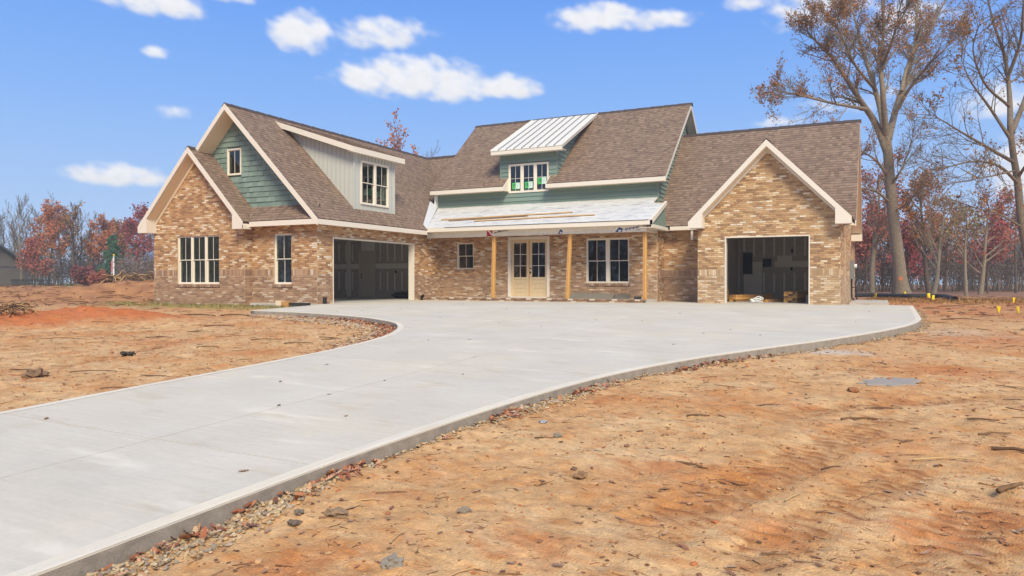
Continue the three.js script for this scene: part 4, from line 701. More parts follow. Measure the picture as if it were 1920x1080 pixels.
// ---- the driveway: panels between control joints, edging band and formed face
const drive = new THREE.Group(); drive.name = 'driveway'; scene.add(drive); setting(drive); drive.userData.label = 'wide pale concrete driveway curving from the lower left to both garages';
{
  const clip = (poly, nx, ns, k) => { const out = []; for (let i = 0; i < poly.length; i++) { const a = poly[i], b = poly[(i + 1) % poly.length], da = a[0] * nx + a[1] * ns - k, db = b[0] * nx + b[1] * ns - k; if (da >= 0) out.push(a); if ((da >= 0) !== (db >= 0)) { const t = da / (da - db); out.push([a[0] + (b[0] - a[0]) * t, a[1] + (b[1] - a[1]) * t]); } } return out; };
  const area = (p) => { let a = 0; for (let i = 0; i < p.length; i++) { const [x, y] = p[i], [u, v] = p[(i + 1) % p.length]; a += x * v - u * y; } return a / 2; };
  const xs = [-17, -8.2, -5.8, 2], ss = [-9.1, -5, -0.3, 4.45, 9.3, 13.7, 18.3, 22.6, 28], G = 0.006;
  for (let i = 0; i + 1 < xs.length; i++) for (let j = 0; j + 1 < ss.length; j++) {
    let c = clip(clip(clip(clip(drivePoly, 1, 0, xs[i] + G), -1, 0, -(xs[i + 1] - G)), 0, 1, ss[j] + G), 0, -1, -(ss[j + 1] - G));
    if (c.length < 3 || Math.abs(area(c)) < 0.02) continue;
    const P = [], Uv = [], I = [];
    for (const half of [clip(c, SA, -CA, -23.5), clip(c, -SA, CA, 23.5)]) {
      const cl = half.filter((q, n) => { const p = half[(n + half.length - 1) % half.length]; return Math.hypot(p[0] - q[0], p[1] - q[1]) > 1e-4; });
      if (cl.length < 3 || Math.abs(area(cl)) < 0.002) continue;
      const o = P.length / 3; for (const [x, s] of cl) { P.push(x, rampY(x, s), -s); Uv.push(x, s); }
      for (const t of THREE.ShapeUtils.triangulateShape(cl.map((q) => new THREE.Vector2(...q)), [])) I.push(o + t[0], o + t[1], o + t[2]);
      for (let n = 0; n < cl.length; n++) { const [x, s] = cl[n], [u, v] = cl[(n + 1) % cl.length], b = P.length / 3; P.push(x, rampY(x, s), -s, u, rampY(u, v), -v, u, rampY(u, v) - 0.1, -v, x, rampY(x, s) - 0.1, -s); Uv.push(0, 0, 1, 0, 1, 0.1, 0, 0.1); I.push(b, b + 1, b + 2, b, b + 2, b + 3); }
    }
    if (!P.length) continue;
    const g = new THREE.BufferGeometry(); g.setAttribute('position', new THREE.Float32BufferAttribute(P, 3)); g.setAttribute('uv', new THREE.Float32BufferAttribute(Uv, 2)); g.setIndex(I);
    const f = g.toNonIndexed(); f.computeVertexNormals();
    mesh('concrete_panel', f, M.concrete, drive);
  }
  const sweep = (line, side, prof, mat, name) => {   // side +1: outside lies to the right of the walking direction
    const pts = line.flatMap((q, i) => { if (!i) return [q]; const p = line[i - 1], L = Math.hypot(q[0] - p[0], q[1] - p[1]), n = Math.max(1, Math.ceil(L / 0.25)); return Array.from({ length: n }, (_, k) => [p[0] + (q[0] - p[0]) * (k + 1) / n, p[1] + (q[1] - p[1]) * (k + 1) / n]); });
    const P = [], Uv = [], I = []; let len = 0;
    pts.forEach((q, i) => {
      const a = pts[Math.max(0, i - 1)], b = pts[Math.min(pts.length - 1, i + 1)], L = Math.hypot(b[0] - a[0], b[1] - a[1]) || 1, nx = (b[1] - a[1]) / L * side, ns = -(b[0] - a[0]) / L * side;
      if (i) len += Math.hypot(q[0] - pts[i - 1][0], q[1] - pts[i - 1][1]);
      prof.forEach(([o, h], k) => { const x = q[0] + nx * o, s = q[1] + ns * o; P.push(x, rampY(q[0], q[1]) + h + (h < -0.02 ? 0 : 0), -s); Uv.push(len, k * 0.1 + o); });
    });
    const w = prof.length; for (let i = 0; i + 1 < pts.length; i++) for (let k = 0; k + 1 < w; k++) { const a = i * w + k; I.push(a, a + 1, a + w, a + 1, a + w + 1, a + w); }
    const g = new THREE.BufferGeometry(); g.setAttribute('position', new THREE.Float32BufferAttribute(P, 3)); g.setAttribute('uv', new THREE.Float32BufferAttribute(Uv, 2)); g.setIndex(I); g.computeVertexNormals();
    return mesh(name, g, mat, drive);
  };
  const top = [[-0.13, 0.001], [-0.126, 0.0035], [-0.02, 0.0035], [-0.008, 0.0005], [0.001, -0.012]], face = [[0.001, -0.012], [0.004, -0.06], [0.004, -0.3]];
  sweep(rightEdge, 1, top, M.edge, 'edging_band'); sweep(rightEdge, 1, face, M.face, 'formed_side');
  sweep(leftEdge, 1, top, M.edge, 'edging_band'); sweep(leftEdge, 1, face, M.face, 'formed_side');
}

// ---------------------------------------------------------------- loose things at the house
function boardBetween(a, b, w, t, mat, label, group, category = 'board', name = 'lumber_board') {   // a board from a to b (centre of its underside)
  const L = a.distanceTo(b), o = mesh(name, box(-L / 2, L / 2, 0, t, -w / 2, w / 2), mat); tag(o, label, category, group);
  o.position.copy(a).add(b).multiplyScalar(0.5);
  const X = new THREE.Vector3().subVectors(b, a).normalize(), Z = new THREE.Vector3().crossVectors(X, new THREE.Vector3(0, 1, 0)).normalize(), Y = new THREE.Vector3().crossVectors(Z, X);
  o.quaternion.setFromRotationMatrix(new THREE.Matrix4().makeBasis(X, Y, Z)); return o;
}
const woodStrip = std(C(232, 198, 150), 0.8, { map: TX.wood });
{ // strips lying on the porch roof
  const PK = (3.97 - 2.9) / (27.74 - 25.15), q = (x, s) => V(x, 2.925 + (s - 25.15) * PK, s);
  boardBetween(q(-16.35, 26.05), q(-10.6, 26.28), 0.09, 0.035, woodStrip, 'long thin lumber strip on white porch roof, nearest the green wall', 'lumber strips on the porch roof');
  boardBetween(q(-14.6, 25.72), q(-9.55, 25.86), 0.09, 0.035, woodStrip, 'lumber strip on white porch roof, nearest the eave', 'lumber strips on the porch roof');
  boardBetween(q(-15.9, 25.9), q(-12.4, 26.08), 0.08, 0.02, M.lumberC, 'short thin lath between the two strips on white porch roof', 'lumber strips on the porch roof');
}
// porch floor
{
  const o = tag(mesh('grey_board', new MB().hex([V(-10.75, 0.106, 26.3), V(-9.0, 0.106, 26.3), V(-9.0, 0.106, 26.1), V(-10.75, 0.106, 26.1), V(-10.7, 0.33, 26.79), V(-9.05, 0.3, 26.79), V(-9.05, 0.3, 26.76), V(-10.7, 0.33, 26.76)]), std(C(140, 134, 124), 0.8, { map: TX.grain })), 'grey board leaning low against porch wall under the wide window', 'board');
  const e = tag(mesh('grey_board', new MB().hex([V(-8.98, 0.106, 26.35), V(-8.4, 0.106, 26.35), V(-8.4, 0.106, 26.2), V(-8.98, 0.106, 26.2), V(-8.97, 0.29, 26.79), V(-8.45, 0.27, 26.79), V(-8.45, 0.27, 26.76), V(-8.97, 0.29, 26.76)]), std(C(120, 114, 106), 0.8, { map: TX.grain })), 'short dark grey offcut beside the long leaning board on porch', 'board');
  const p = mesh('drain_pipe', new MB().tube([V(-7.75, 0.17, 25.75), V(-7.95, 0.17, 25.62)], 0.05, 10), M.dark); tag(p, 'short dark drain pipe lying on porch floor by right post', 'pipe');
}
{ // by the left garage
  const b = thing('block_pile', 'cream block and dark timber against brick wall at driveway corner', 'block', V(-18.05, ground(-18.05, 18.75), 18.75));
  mesh('block', box(-0.22, 0.02, 0, 0.26, -0.1, 0.1), M.soffit, b); mesh('block', box(0.04, 0.34, 0, 0.24, -0.1, 0.1), M.lumberB, b); mesh('timber', box(0.36, 1.15, 0.0, 0.2, -0.08, 0.08), M.dark, b);
  const d = thing('drain_outlet', 'black plastic drain outlet at brick corner left of garage opening', 'drain', V(-16.74, rampY(-16.74, 19.35), 19.35));
  mesh('pipe', new THREE.CylinderGeometry(0.06, 0.06, 0.2, 12).translate(0, 0.1, 0), M.black, d); mesh('cap', new THREE.CylinderGeometry(0.075, 0.075, 0.04, 12).translate(0, 0.2, 0), M.black, d);
  const d2 = thing('drain_outlet', 'dark drain elbow at the wall right of the wide garage opening', 'drain', V(-16.72, 0.002, 25.15));
  mesh('pipe', new MB().tube([V(0, 0.0, 0), V(0, 0.12, 0), V(0.06, 0.17, -0.05), V(0.14, 0.17, -0.1)], 0.05, 10), M.black, d2); mesh('collar', new THREE.TorusGeometry(0.055, 0.014, 6, 14).translate(0.12, 0.17, 0.09), M.dark, d2);
  // black sheeting inside
  const m = new MB(), R = rngOf(55), g = new THREE.SphereGeometry(1, 28, 14); const pa = g.attributes.position;
  for (let i = 0; i < pa.count; i++) { const x = pa.getX(i), y = pa.getY(i), z = pa.getZ(i), n = 1 + 0.16 * n3(x * 2.2, y * 2.2, z * 2.2) + 0.06 * n3(x * 6, y * 6, z * 6); pa.setXYZ(i, x * n * 0.75, Math.max(0, (y * 0.7 + 0.5) * n) * 0.24, z * n * 0.35); } g.computeVertexNormals();
  const bag = mesh('black_sheeting', g, M.blackBag); bag.position.copy(V(-18.95, 0.012, 27.3)); tag(bag, 'low bundle of black plastic sheeting at back of left garage', 'plastic sheeting');
}
{ // lumber in the right garage
  const G = 'lumber stored in the right garage', y0 = 0.013, mats = [M.lumber, M.lumberB, M.lumberC];
  const pile = (x, s, n, rows, len, w, t, turn, what, mk) => { let k = 0; for (let r = 0; r < rows; r++) for (let i = 0; i < n; i++) { const off = (i - (n - 1) / 2) * (w + 0.006), c = Math.cos(turn), sn = Math.sin(turn), j = ((r * 7 + i * 3) % 5 - 2) * 0.03, cx = x + off * c, cs = s + off * sn + j, hx = -sn * len / 2, hs = c * len / 2; boardBetween(V(cx - hx, y0 + r * (t + 0.002), cs - hs), V(cx + hx, y0 + r * (t + 0.002), cs + hs), w, t, mk ?? mats[(r + i * 2) % 3], what(r, i), G); } };
  const side = (i, n) => n === 2 ? ['left', 'right'][i] : ['left', 'middle', 'right'][i];
  pile(-4.35, 28.6, 2, 3, 2.2, 0.14, 0.085, -0.5, (r, i) => `${['bottom', 'second', 'top'][r]} ${side(i, 2)} plank of low stack nearest the leaning panel in garage`);
  pile(-3.5, 28.9, 3, 1, 2.6, 0.17, 0.05, -0.45, (r, i) => `${side(i, 3)} plank lying flat on garage floor between the two stacks`);
  pile(-3.2, 29.0, 2, 1, 2.8, 0.09, 0.1, -0.35, (r, i) => `${side(i, 2)} stud on garage floor close to the tall stack`);
  pile(-2.62, 28.7, 3, 5, 2.6, 0.15, 0.075, -0.2, (r, i) => `${['bottom', 'second', 'third', 'fourth', 'top'][r]} ${side(i, 3)} board of the tall lumber stack in right garage`);
  pile(-2.12, 28.9, 2, 3, 2.4, 0.14, 0.085, -0.12, (r, i) => `${['bottom', 'middle', 'top'][r]} ${side(i, 2)} grey board stacked against right garage wall`, M.lumberD);
  // leaning panel
  tag(mesh('leaning_panel', new MB().hex([V(-5.55, 0.013, 28.2), V(-5.05, 0.013, 28.0), V(-5.02, 0.013, 28.06), V(-5.52, 0.013, 28.26), V(-5.57, 1.62, 28.35), V(-5.42, 1.62, 28.3), V(-5.4, 1.62, 28.36), V(-5.55, 1.62, 28.41)]), std(C(168, 126, 78), 0.85, { map: TX.wood })), 'tall brown tapered panel leaning in left corner of right garage', 'panel');
  const wr = new MB(), R = rngOf(66); for (let k = 0; k < 6; k++) { const p = []; for (let i = 0; i < 8; i++) p.push(V(-4.0 + rr(-0.25, 0.25, R), 0.03 + rr(0, 0.2, R) * (1 - Math.abs(i - 4) / 5), 27.35 + rr(-0.15, 0.15, R))); wr.tube(new THREE.CatmullRomCurve3(p).getPoints(20), 0.016, 5); }
  tag(mesh('plastic_wrap', wr, M.white), 'tangle of white plastic wrap at the mouth of right garage', 'plastic wrap');
}

// ---------------------------------------------------------------- on the lot
const groundAt = (px, py) => { let [x, s] = gp(px, py); for (let i = 0; i < 4; i++) { const u = (px - 960) / FPX, v = (528 - py) / FPX, d = (ground(x, s) - CAMY) / v; if (d < 1 || d > 120) break; x = d * (u * CA - SA); s = d * (u * SA + CA); } return [x, s]; };
function grid2stick(R, len, rad, bend) { const n = 5, p = []; for (let i = 0; i <= n; i++) p.push(new THREE.Vector3((i / n - 0.5) * len, rad * 0.8 + bend * Math.sin(i / n * 3.14) * 0.3, (R() - 0.5) * bend)); return new MB().tube(p, p.map((_, i) => rad * (1 - 0.5 * i / n) * rr(0.85, 1.15, R)), 6); }
const woodA = std(C(152, 116, 82), 0.95, { map: TX.bark }), woodB = std(C(126, 96, 70), 0.95, { map: TX.bark }), woodP = std(C(206, 176, 128), 0.9, { map: TX.wood });
{
  const R = rngOf(77), G = 'sticks lying on the dirt', list = [
    [1612, 790, 0.55, 0.026, 0.1, 0, 'short thick brown log on the dirt near the right edge'], [1775, 865, 0.75, 0.016, -0.05, 2, 'straight pale stick on the dirt in right foreground'], [1297, 876, 0.42, 0.022, -0.75, 0, 'split brown branch piece left of the tire track'],
    [1898, 920, 0.5, 0.04, 0.5, 0, 'thick grey log end at the right edge of frame'], [684, 942, 0.3, 0.012, 0.35, 2, 'small pale wooden lath near the driveway edge'], [1652, 768, 0.5, 0.018, 0.05, 1, 'dark straight stick right of the grey mud patch'],
    [1490, 935, 0.34, 0.012, 0.7, 2, 'thin pale twig crossing the tire track'], [1310, 782, 0.35, 0.016, 0.0, 1, 'dark stick in middle of the right dirt field'], [1440, 762, 0.5, 0.014, 0.3, 1, 'bent dark branch left of the grey mud patch'],
    [1845, 790, 0.4, 0.02, -0.3, 1, 'curved dark stick near the right frame edge'], [1560, 880, 0.3, 0.014, 0.5, 1, 'small twig on the tread marks'], [1915, 850, 0.6, 0.03, -0.6, 1, 'dark branch leaving the frame at right'],
    [290, 707, 0.6, 0.016, -0.1, 1, 'dark stick beside the left driveway edge'], [175, 700, 0.9, 0.016, 0.2, 1, 'long dark stick in the left dirt field'], [390, 651, 0.6, 0.02, -0.05, 1, 'dark stick right of the black clump in left field'],
    [300, 633, 0.9, 0.02, 0.05, 1, 'dark stick in upper left dirt field'], [110, 633, 1.2, 0.02, 0.1, 0, 'long low branch below the orange mound'], [410, 612, 1.0, 0.03, 0.1, 1, 'dark branch in the dirt near the gravel curve'],
    [560, 645, 0.8, 0.02, 0.0, 1, 'dark stick just left of the driveway curve'], [500, 639, 0.9, 0.022, -0.05, 0, 'brown stick left of driveway curve, one of a pair'], [370, 592, 1.4, 0.04, 0.05, 1, 'thick dark branch in front of the triple window'],
    [440, 590, 1.2, 0.04, -0.1, 1, 'thick dark branch in front of the narrow window'], [640, 962, 0.2, 0.014, 0.9, 1, 'short dark twig near the pebbles'], [1020, 823, 0.25, 0.012, 0, 1, 'thin dark twig in the middle foreground'], [745, 1010, 0.3, 0.01, 1.2, 2, 'thin pale twig standing out on orange soil'],
    [1700, 830, 0.35, 0.014, 0.6, 0, 'brown stick under the grey mud patch'], [1868, 816, 0.5, 0.02, 0.15, 0, 'brown branch above the pale straight stick'], [40, 696, 0.9, 0.02, -0.05, 1, 'dark branch at left frame edge above driveway'], [215, 728, 0.5, 0.014, 0.1, 1, 'dark twig close to left driveway edge'], [1800, 600, 1.3, 0.03, -0.2, 1, 'dark fallen branch between driveway end and yellow flags'],
  ];
  for (const [px, py, L, r, turn, m, label] of list) { const [x, s] = groundAt(px, py), o = mesh('stick', grid2stick(R, L * 0.72, r * 0.58, L * 0.08), [woodA, woodB, woodP][m]); o.position.copy(V(x, ground(x, s) + 0.002, s)); o.rotation.y = Math.atan2(-SA, CA) * -1 + turn; tag(o, label, 'stick', G); }
  // rocks
  const rock = (px, py, sz, label, col, name = 'rock') => { const g = new THREE.IcosahedronGeometry(1, 3), p = g.attributes.position, k = R() * 50; for (let i = 0; i < p.count; i++) { const x = p.getX(i), y = p.getY(i), z = p.getZ(i), n = 0.8 + 0.35 * n3(x * 1.1 + k, y * 1.1, z * 1.1) + 0.1 * n3(x * 3 + k, y * 3, z * 3); p.setXYZ(i, x * n * sz * 1.35, y * n * sz * 0.7, z * n * sz); } g.computeVertexNormals(); const [x, s] = groundAt(px, py), o = mesh(name, g, std(C(...col), 0.92, { map: TX.grain })); o.position.copy(V(x, ground(x, s) + sz * 0.3, s)); o.rotation.y = R() * 6; tag(o, label, 'rock', 'stones on the dirt'); };
  rock(630, 968, 0.06, 'grey brown stone in lower dirt near the pebbles', [156, 130, 102]); rock(735, 1062, 0.06, 'flat grey stone at the bottom of the frame', [156, 146, 132]); rock(1088, 897, 0.055, 'brown stone in the middle foreground', [158, 122, 88]); rock(1600, 735, 0.07, 'rounded brown clod left of the grey mud patch', [168, 116, 76]); rock(65, 709, 0.14, 'large brown clod by the left driveway edge', [140, 110, 84]);
  rock(870, 963, 0.045, 'small grey stone on orange soil', [152, 138, 120]); rock(1076, 882, 0.03, 'small dark stone beside the brown stone', [130, 104, 80]); rock(550, 985, 0.04, 'dark grey stone at the pebble edge', [122, 105, 90]); rock(1045, 822, 0.04, 'small grey stone beyond the leaf litter', [150, 140, 124]); rock(560, 965, 0.035, 'grey stone among pebbles by the driveway', [138, 122, 106]);
  // black clump left
  { const [x, s] = groundAt(232, 668), c = thing('burnt_clump', 'black charred clump of roots in the left dirt field', 'debris', V(x, ground(x, s), s)); for (let i = 0; i < 9; i++) { const o = mesh('root', grid2stick(R, rr(0.1, 0.26, R), rr(0.008, 0.022, R), 0.08), std(C(66, 58, 52), 0.9), c); o.position.set(rr(-0.12, 0.12, R), rr(0, 0.04, R), rr(-0.07, 0.07, R)); o.rotation.set(rr(-0.3, 0.3, R), R() * 6, rr(-0.3, 0.3, R)); } }
  // crumpled blue-black wrapper
  { const [x, s] = groundAt(1018, 796), g = new THREE.IcosahedronGeometry(0.032, 3), p = g.attributes.position; for (let i = 0; i < p.count; i++) { const n = 1 + 0.5 * n3(p.getX(i) * 60, p.getY(i) * 60, p.getZ(i) * 60); p.setXYZ(i, p.getX(i) * n * 1.3, Math.abs(p.getY(i)) * n * 0.7, p.getZ(i) * n); } const w = mesh('crumpled_wrapper', g, std(C(190, 194, 206), 0.3)); w.position.copy(V(x, ground(x, s), s)); tag(w, 'crumpled bluish plastic wrapper beside the leaf litter', 'wrapper'); }
  // grey mud slab
  { const [cx, cs] = groundAt(1672, 718), sh = new THREE.Shape(), n = 26; for (let i = 0; i < n; i++) { const a = i / n * 6.283, q = 1 + 0.4 * n2(Math.cos(a) * 1.6 + 7, Math.sin(a) * 1.6), X = Math.cos(a) * 0.4 * q, Y = Math.sin(a) * 0.3 * q + 0.1 * Math.cos(a); i ? sh.lineTo(X, Y) : sh.moveTo(X, Y); } const g = new THREE.ExtrudeGeometry(sh, { depth: 0.008, bevelEnabled: true, bevelSize: 0.01, bevelThickness: 0.006, bevelSegments: 2 }).rotateX(-Math.PI / 2), o = mesh('mud_slab', g, std(C(176, 164, 152), 0.85, { map: TX.grain })); o.position.copy(V(cx, ground(cx, cs) + 0.002, cs)); o.rotation.y = 0.46; o.rotation.x = 0.02; tag(o, 'flat grey patch of dried cement slurry on the right dirt', 'cement patch'); }
}
// yellow marker flags
[[1640, 560, 0.3, 'yellow marker flag nearest the meter wall, left of the big oak'], [1694, 557, 0.32, 'yellow marker flag at the foot of the big oak'], [1739, 565, 0.36, 'left one of the close pair of yellow marker flags right of oak'], [1748, 566, 0.3, 'right one of the close pair of yellow marker flags right of oak'], [1899, 572, 0.28, 'small far yellow marker flag near the right frame edge'], [1871, 590, 0.27, 'left one of the two nearest yellow marker flags'], [1909, 594, 0.3, 'nearest yellow marker flag at the right frame edge']].forEach(([px, py, h, label], i) => {
  const [x, s] = groundAt(px, py), f = thing('marker_flag', label, 'marker flag', V(x, ground(x, s), s), i * 0.3 - 0.4, 'yellow marker flags on the dirt');
  mesh('wire', new THREE.CylinderGeometry(0.004, 0.004, h, 5).translate(0, h / 2 - 0.01, 0), M.steel, f);
  const g = new THREE.PlaneGeometry(0.14, 0.2, 6, 6), p = g.attributes.position; for (let k = 0; k < p.count; k++) p.setZ(k, 0.03 * Math.sin(p.getX(k) * 30 + p.getY(k) * 12 + i)); g.computeVertexNormals(); g.translate(0.05, h - 0.1, 0);
  mesh('cloth', g, M.yellow, f);
});
{ // black erosion sock at the wood's edge
  const pts = [[1603, 557], [1640, 557], [1668, 557.5], [1712, 558.5], [1755, 559], [1790, 565]].map(([a, b], i) => { const [x, s] = groundAt(a, b); return V(x, ground(x, s) + 0.1, s); });
  tag(mesh('erosion_sock', new MB().tube(new THREE.CatmullRomCurve3(pts).getPoints(40), 0.13, 10), std(C(44, 44, 48), 0.8)), 'long black erosion control sock on the ground beside the big oak', 'erosion sock');
  const b = mesh('concrete_pad', bs(-1.1, 0.2, -0.25, -0.03, 30, 35), M.floor); tag(b, 'small concrete pad beside the right brick wall', 'concrete pad');
}
{ // brush heaps on the left berm
  const R = rngOf(88);
  [[235, 560, 36, 1.3, 0.5, 40, 'heap of bare branches on the dirt bank left of the house'], [145, 558, 38, 1.1, 0.22, 30, 'low brush heap in the middle of the dirt bank'], [284, 550, 36, 0.6, 0.4, 22, 'root ball and branches at the house corner on the bank'], [30, 602, 18.5, 0.62, 0.2, 40, 'heap of roots and stones on the orange mound at left']].forEach(([px, py, d, w, h, n, label]) => {
    const q = at(px, py, d), y = ground(q.x, -q.z), g = thing('brush_heap', label, 'brush heap', new THREE.Vector3(q.x, y, q.z));
    for (let i = 0; i < n; i++) { const o = mesh('branch', grid2stick(R, rr(0.5, 2, R) * w * 0.6, rr(0.012, 0.035, R) * Math.min(1, w), 0.3), [woodA, woodB, woodP, woodA][i % 4], g); const a = R() * 6.283, rad = R() ** 0.7 * w; o.position.set(Math.cos(a) * rad, h * (1 - rad / w) * R() + 0.02, Math.sin(a) * rad * 0.6); o.rotation.set(rr(-0.35, 0.35, R), R() * 6, rr(-0.4, 0.4, R)); }
  });
}
// ---------------------------------------------------------------- far left: neighbours, fence, flag pole
{
  const farHouse = (px, d, w, wallH, roofH, label, wall, roof, turn) => {
    const q = at(px, 540, d), y = ground(q.x, -q.z), g = thing('neighbor_house', label, 'house', new THREE.Vector3(q.x, y - 0.1, q.z), turn, 'neighboring houses behind the lot');
    const wl = mesh('wall', box(-w / 2, w / 2, 0, wallH, -4, 4), wall, g); const e = 0.5;
    const r = new MB(), v = (x, yy, z) => new THREE.Vector3(x, yy, z), h = wallH - 0.2; r.slab([v(-w / 2 - e, h, 4 + e), v(w / 2 + e, h, 4 + e), v(w / 2 + e, h + roofH, 0), v(-w / 2 - e, h + roofH, 0)], v(0, 0.2, 0)); r.slab([v(-w / 2 - e, h, -4 - e), v(w / 2 + e, h, -4 - e), v(w / 2 + e, h + roofH, 0), v(-w / 2 - e, h + roofH, 0)], v(0, 0.2, 0)); mesh('roof', r, roof, g);
    for (const k of [-1, 1]) mesh('gable', new MB().slab([v(k * w / 2, h, 4), v(k * w / 2, h, -4), v(k * w / 2, h + roofH - 0.1, 0)], v(-0.15 * k, 0, 0)), wall, g);
    mesh('fascia', box(-w / 2 - e, w / 2 + e, h - 0.05, h + 0.18, 4 + e, 4 + e + 0.06), M.white, g);
    for (let i = 0; i < 3; i++) { const x = -w / 3 + i * w / 3, wn = mesh('window', box(x - 0.5, x + 0.5, 0.9, 2.1, 4.001, 4.06), M.white, g); mesh('pane', box(x - 0.42, x + 0.42, 0.98, 2.02, 4.061, 4.07), M.dark, wn); }
    mesh('door', box(w / 6 - 0.45, w / 6 + 0.45, 0, 2.05, 4.001, 4.05), M.dark, g);
  };
  farHouse(-92, 84, 13, 2.4, 2.6, 'grey neighboring house with slate blue roof at left frame edge', std(C(112, 104, 100), 0.9), std(C(92, 104, 112), 0.9), 0.2);
  farHouse(292, 92, 12, 2.3, 2.3, 'neighboring house with blue grey roof behind the wing corner', std(C(150, 148, 146), 0.9), std(C(120, 138, 158), 0.9), -0.3);
  const f0 = at(22, 542, 72), f1 = at(96, 543, 72), fg = thing('dark_fence', 'low dark picket fence in front of the trees at left', 'fence', f0.clone().setY(ground(f0.x, -f0.z)));
  const dv = new THREE.Vector3(f1.x - f0.x, 0, f1.z - f0.z), n = 26; for (let i = 0; i <= n; i++) { const o = mesh('picket', box(-0.04, 0.04, -0.2, 0.85, -0.02, 0.02), M.dark, fg); o.position.copy(dv).multiplyScalar(i / n); o.rotation.y = Math.atan2(-dv.z, dv.x); }
  for (const y of [0.2, 0.68]) { const o = mesh('rail', box(0, dv.length(), y, y + 0.08, -0.035, -0.021), M.dark, fg); o.rotation.y = Math.atan2(-dv.z, dv.x); }
  const fp = at(213.5, 541, 62), P = thing('flag_pole', 'white flag pole with a limp striped flag before the green cedar', 'flag pole', fp.clone().setY(ground(fp.x, -fp.z)));
  mesh('pole', new THREE.CylinderGeometry(0.05, 0.06, 2.9, 8).translate(0, 1.45, 0), M.white, P); mesh('finial', new THREE.SphereGeometry(0.08, 8, 6).translate(0, 2.93, 0), M.yellow, P);
  const fl = mesh('flag', new MB().hex([[0.08, 1.5], [0.32, 1.35]].flatMap(([a, b]) => [])[0] ? [] : [new THREE.Vector3(-0.3, 1.3, 0.05), new THREE.Vector3(-0.06, 1.4, 0.05), new THREE.Vector3(-0.06, 1.4, -0.05), new THREE.Vector3(-0.25, 1.3, -0.08), new THREE.Vector3(-0.28, 2.3, 0.05), new THREE.Vector3(-0.06, 2.7, 0.05), new THREE.Vector3(-0.06, 2.7, -0.05), new THREE.Vector3(-0.22, 2.3, -0.06)]), std(C(196, 168, 172), 0.8), P);
  for (let i = 0; i < 3; i++) mesh('stripe', box(-0.27 + i * 0.07, -0.24 + i * 0.07, 1.45 + i * 0.05, 2.25 + i * 0.1, 0.056, 0.062), std(C(176, 60, 66), 0.8), fl);
  const wq = at(229, 541, 60), wt = mesh('white_tarp', new THREE.SphereGeometry(1, 16, 8).scale(0.55, 0.3, 0.3), M.white); wt.position.copy(wq).setY(ground(wq.x, -wq.z) + 0.1); tag(wt, 'small white tarp bundle on the bank right of flag pole', 'tarp');
}
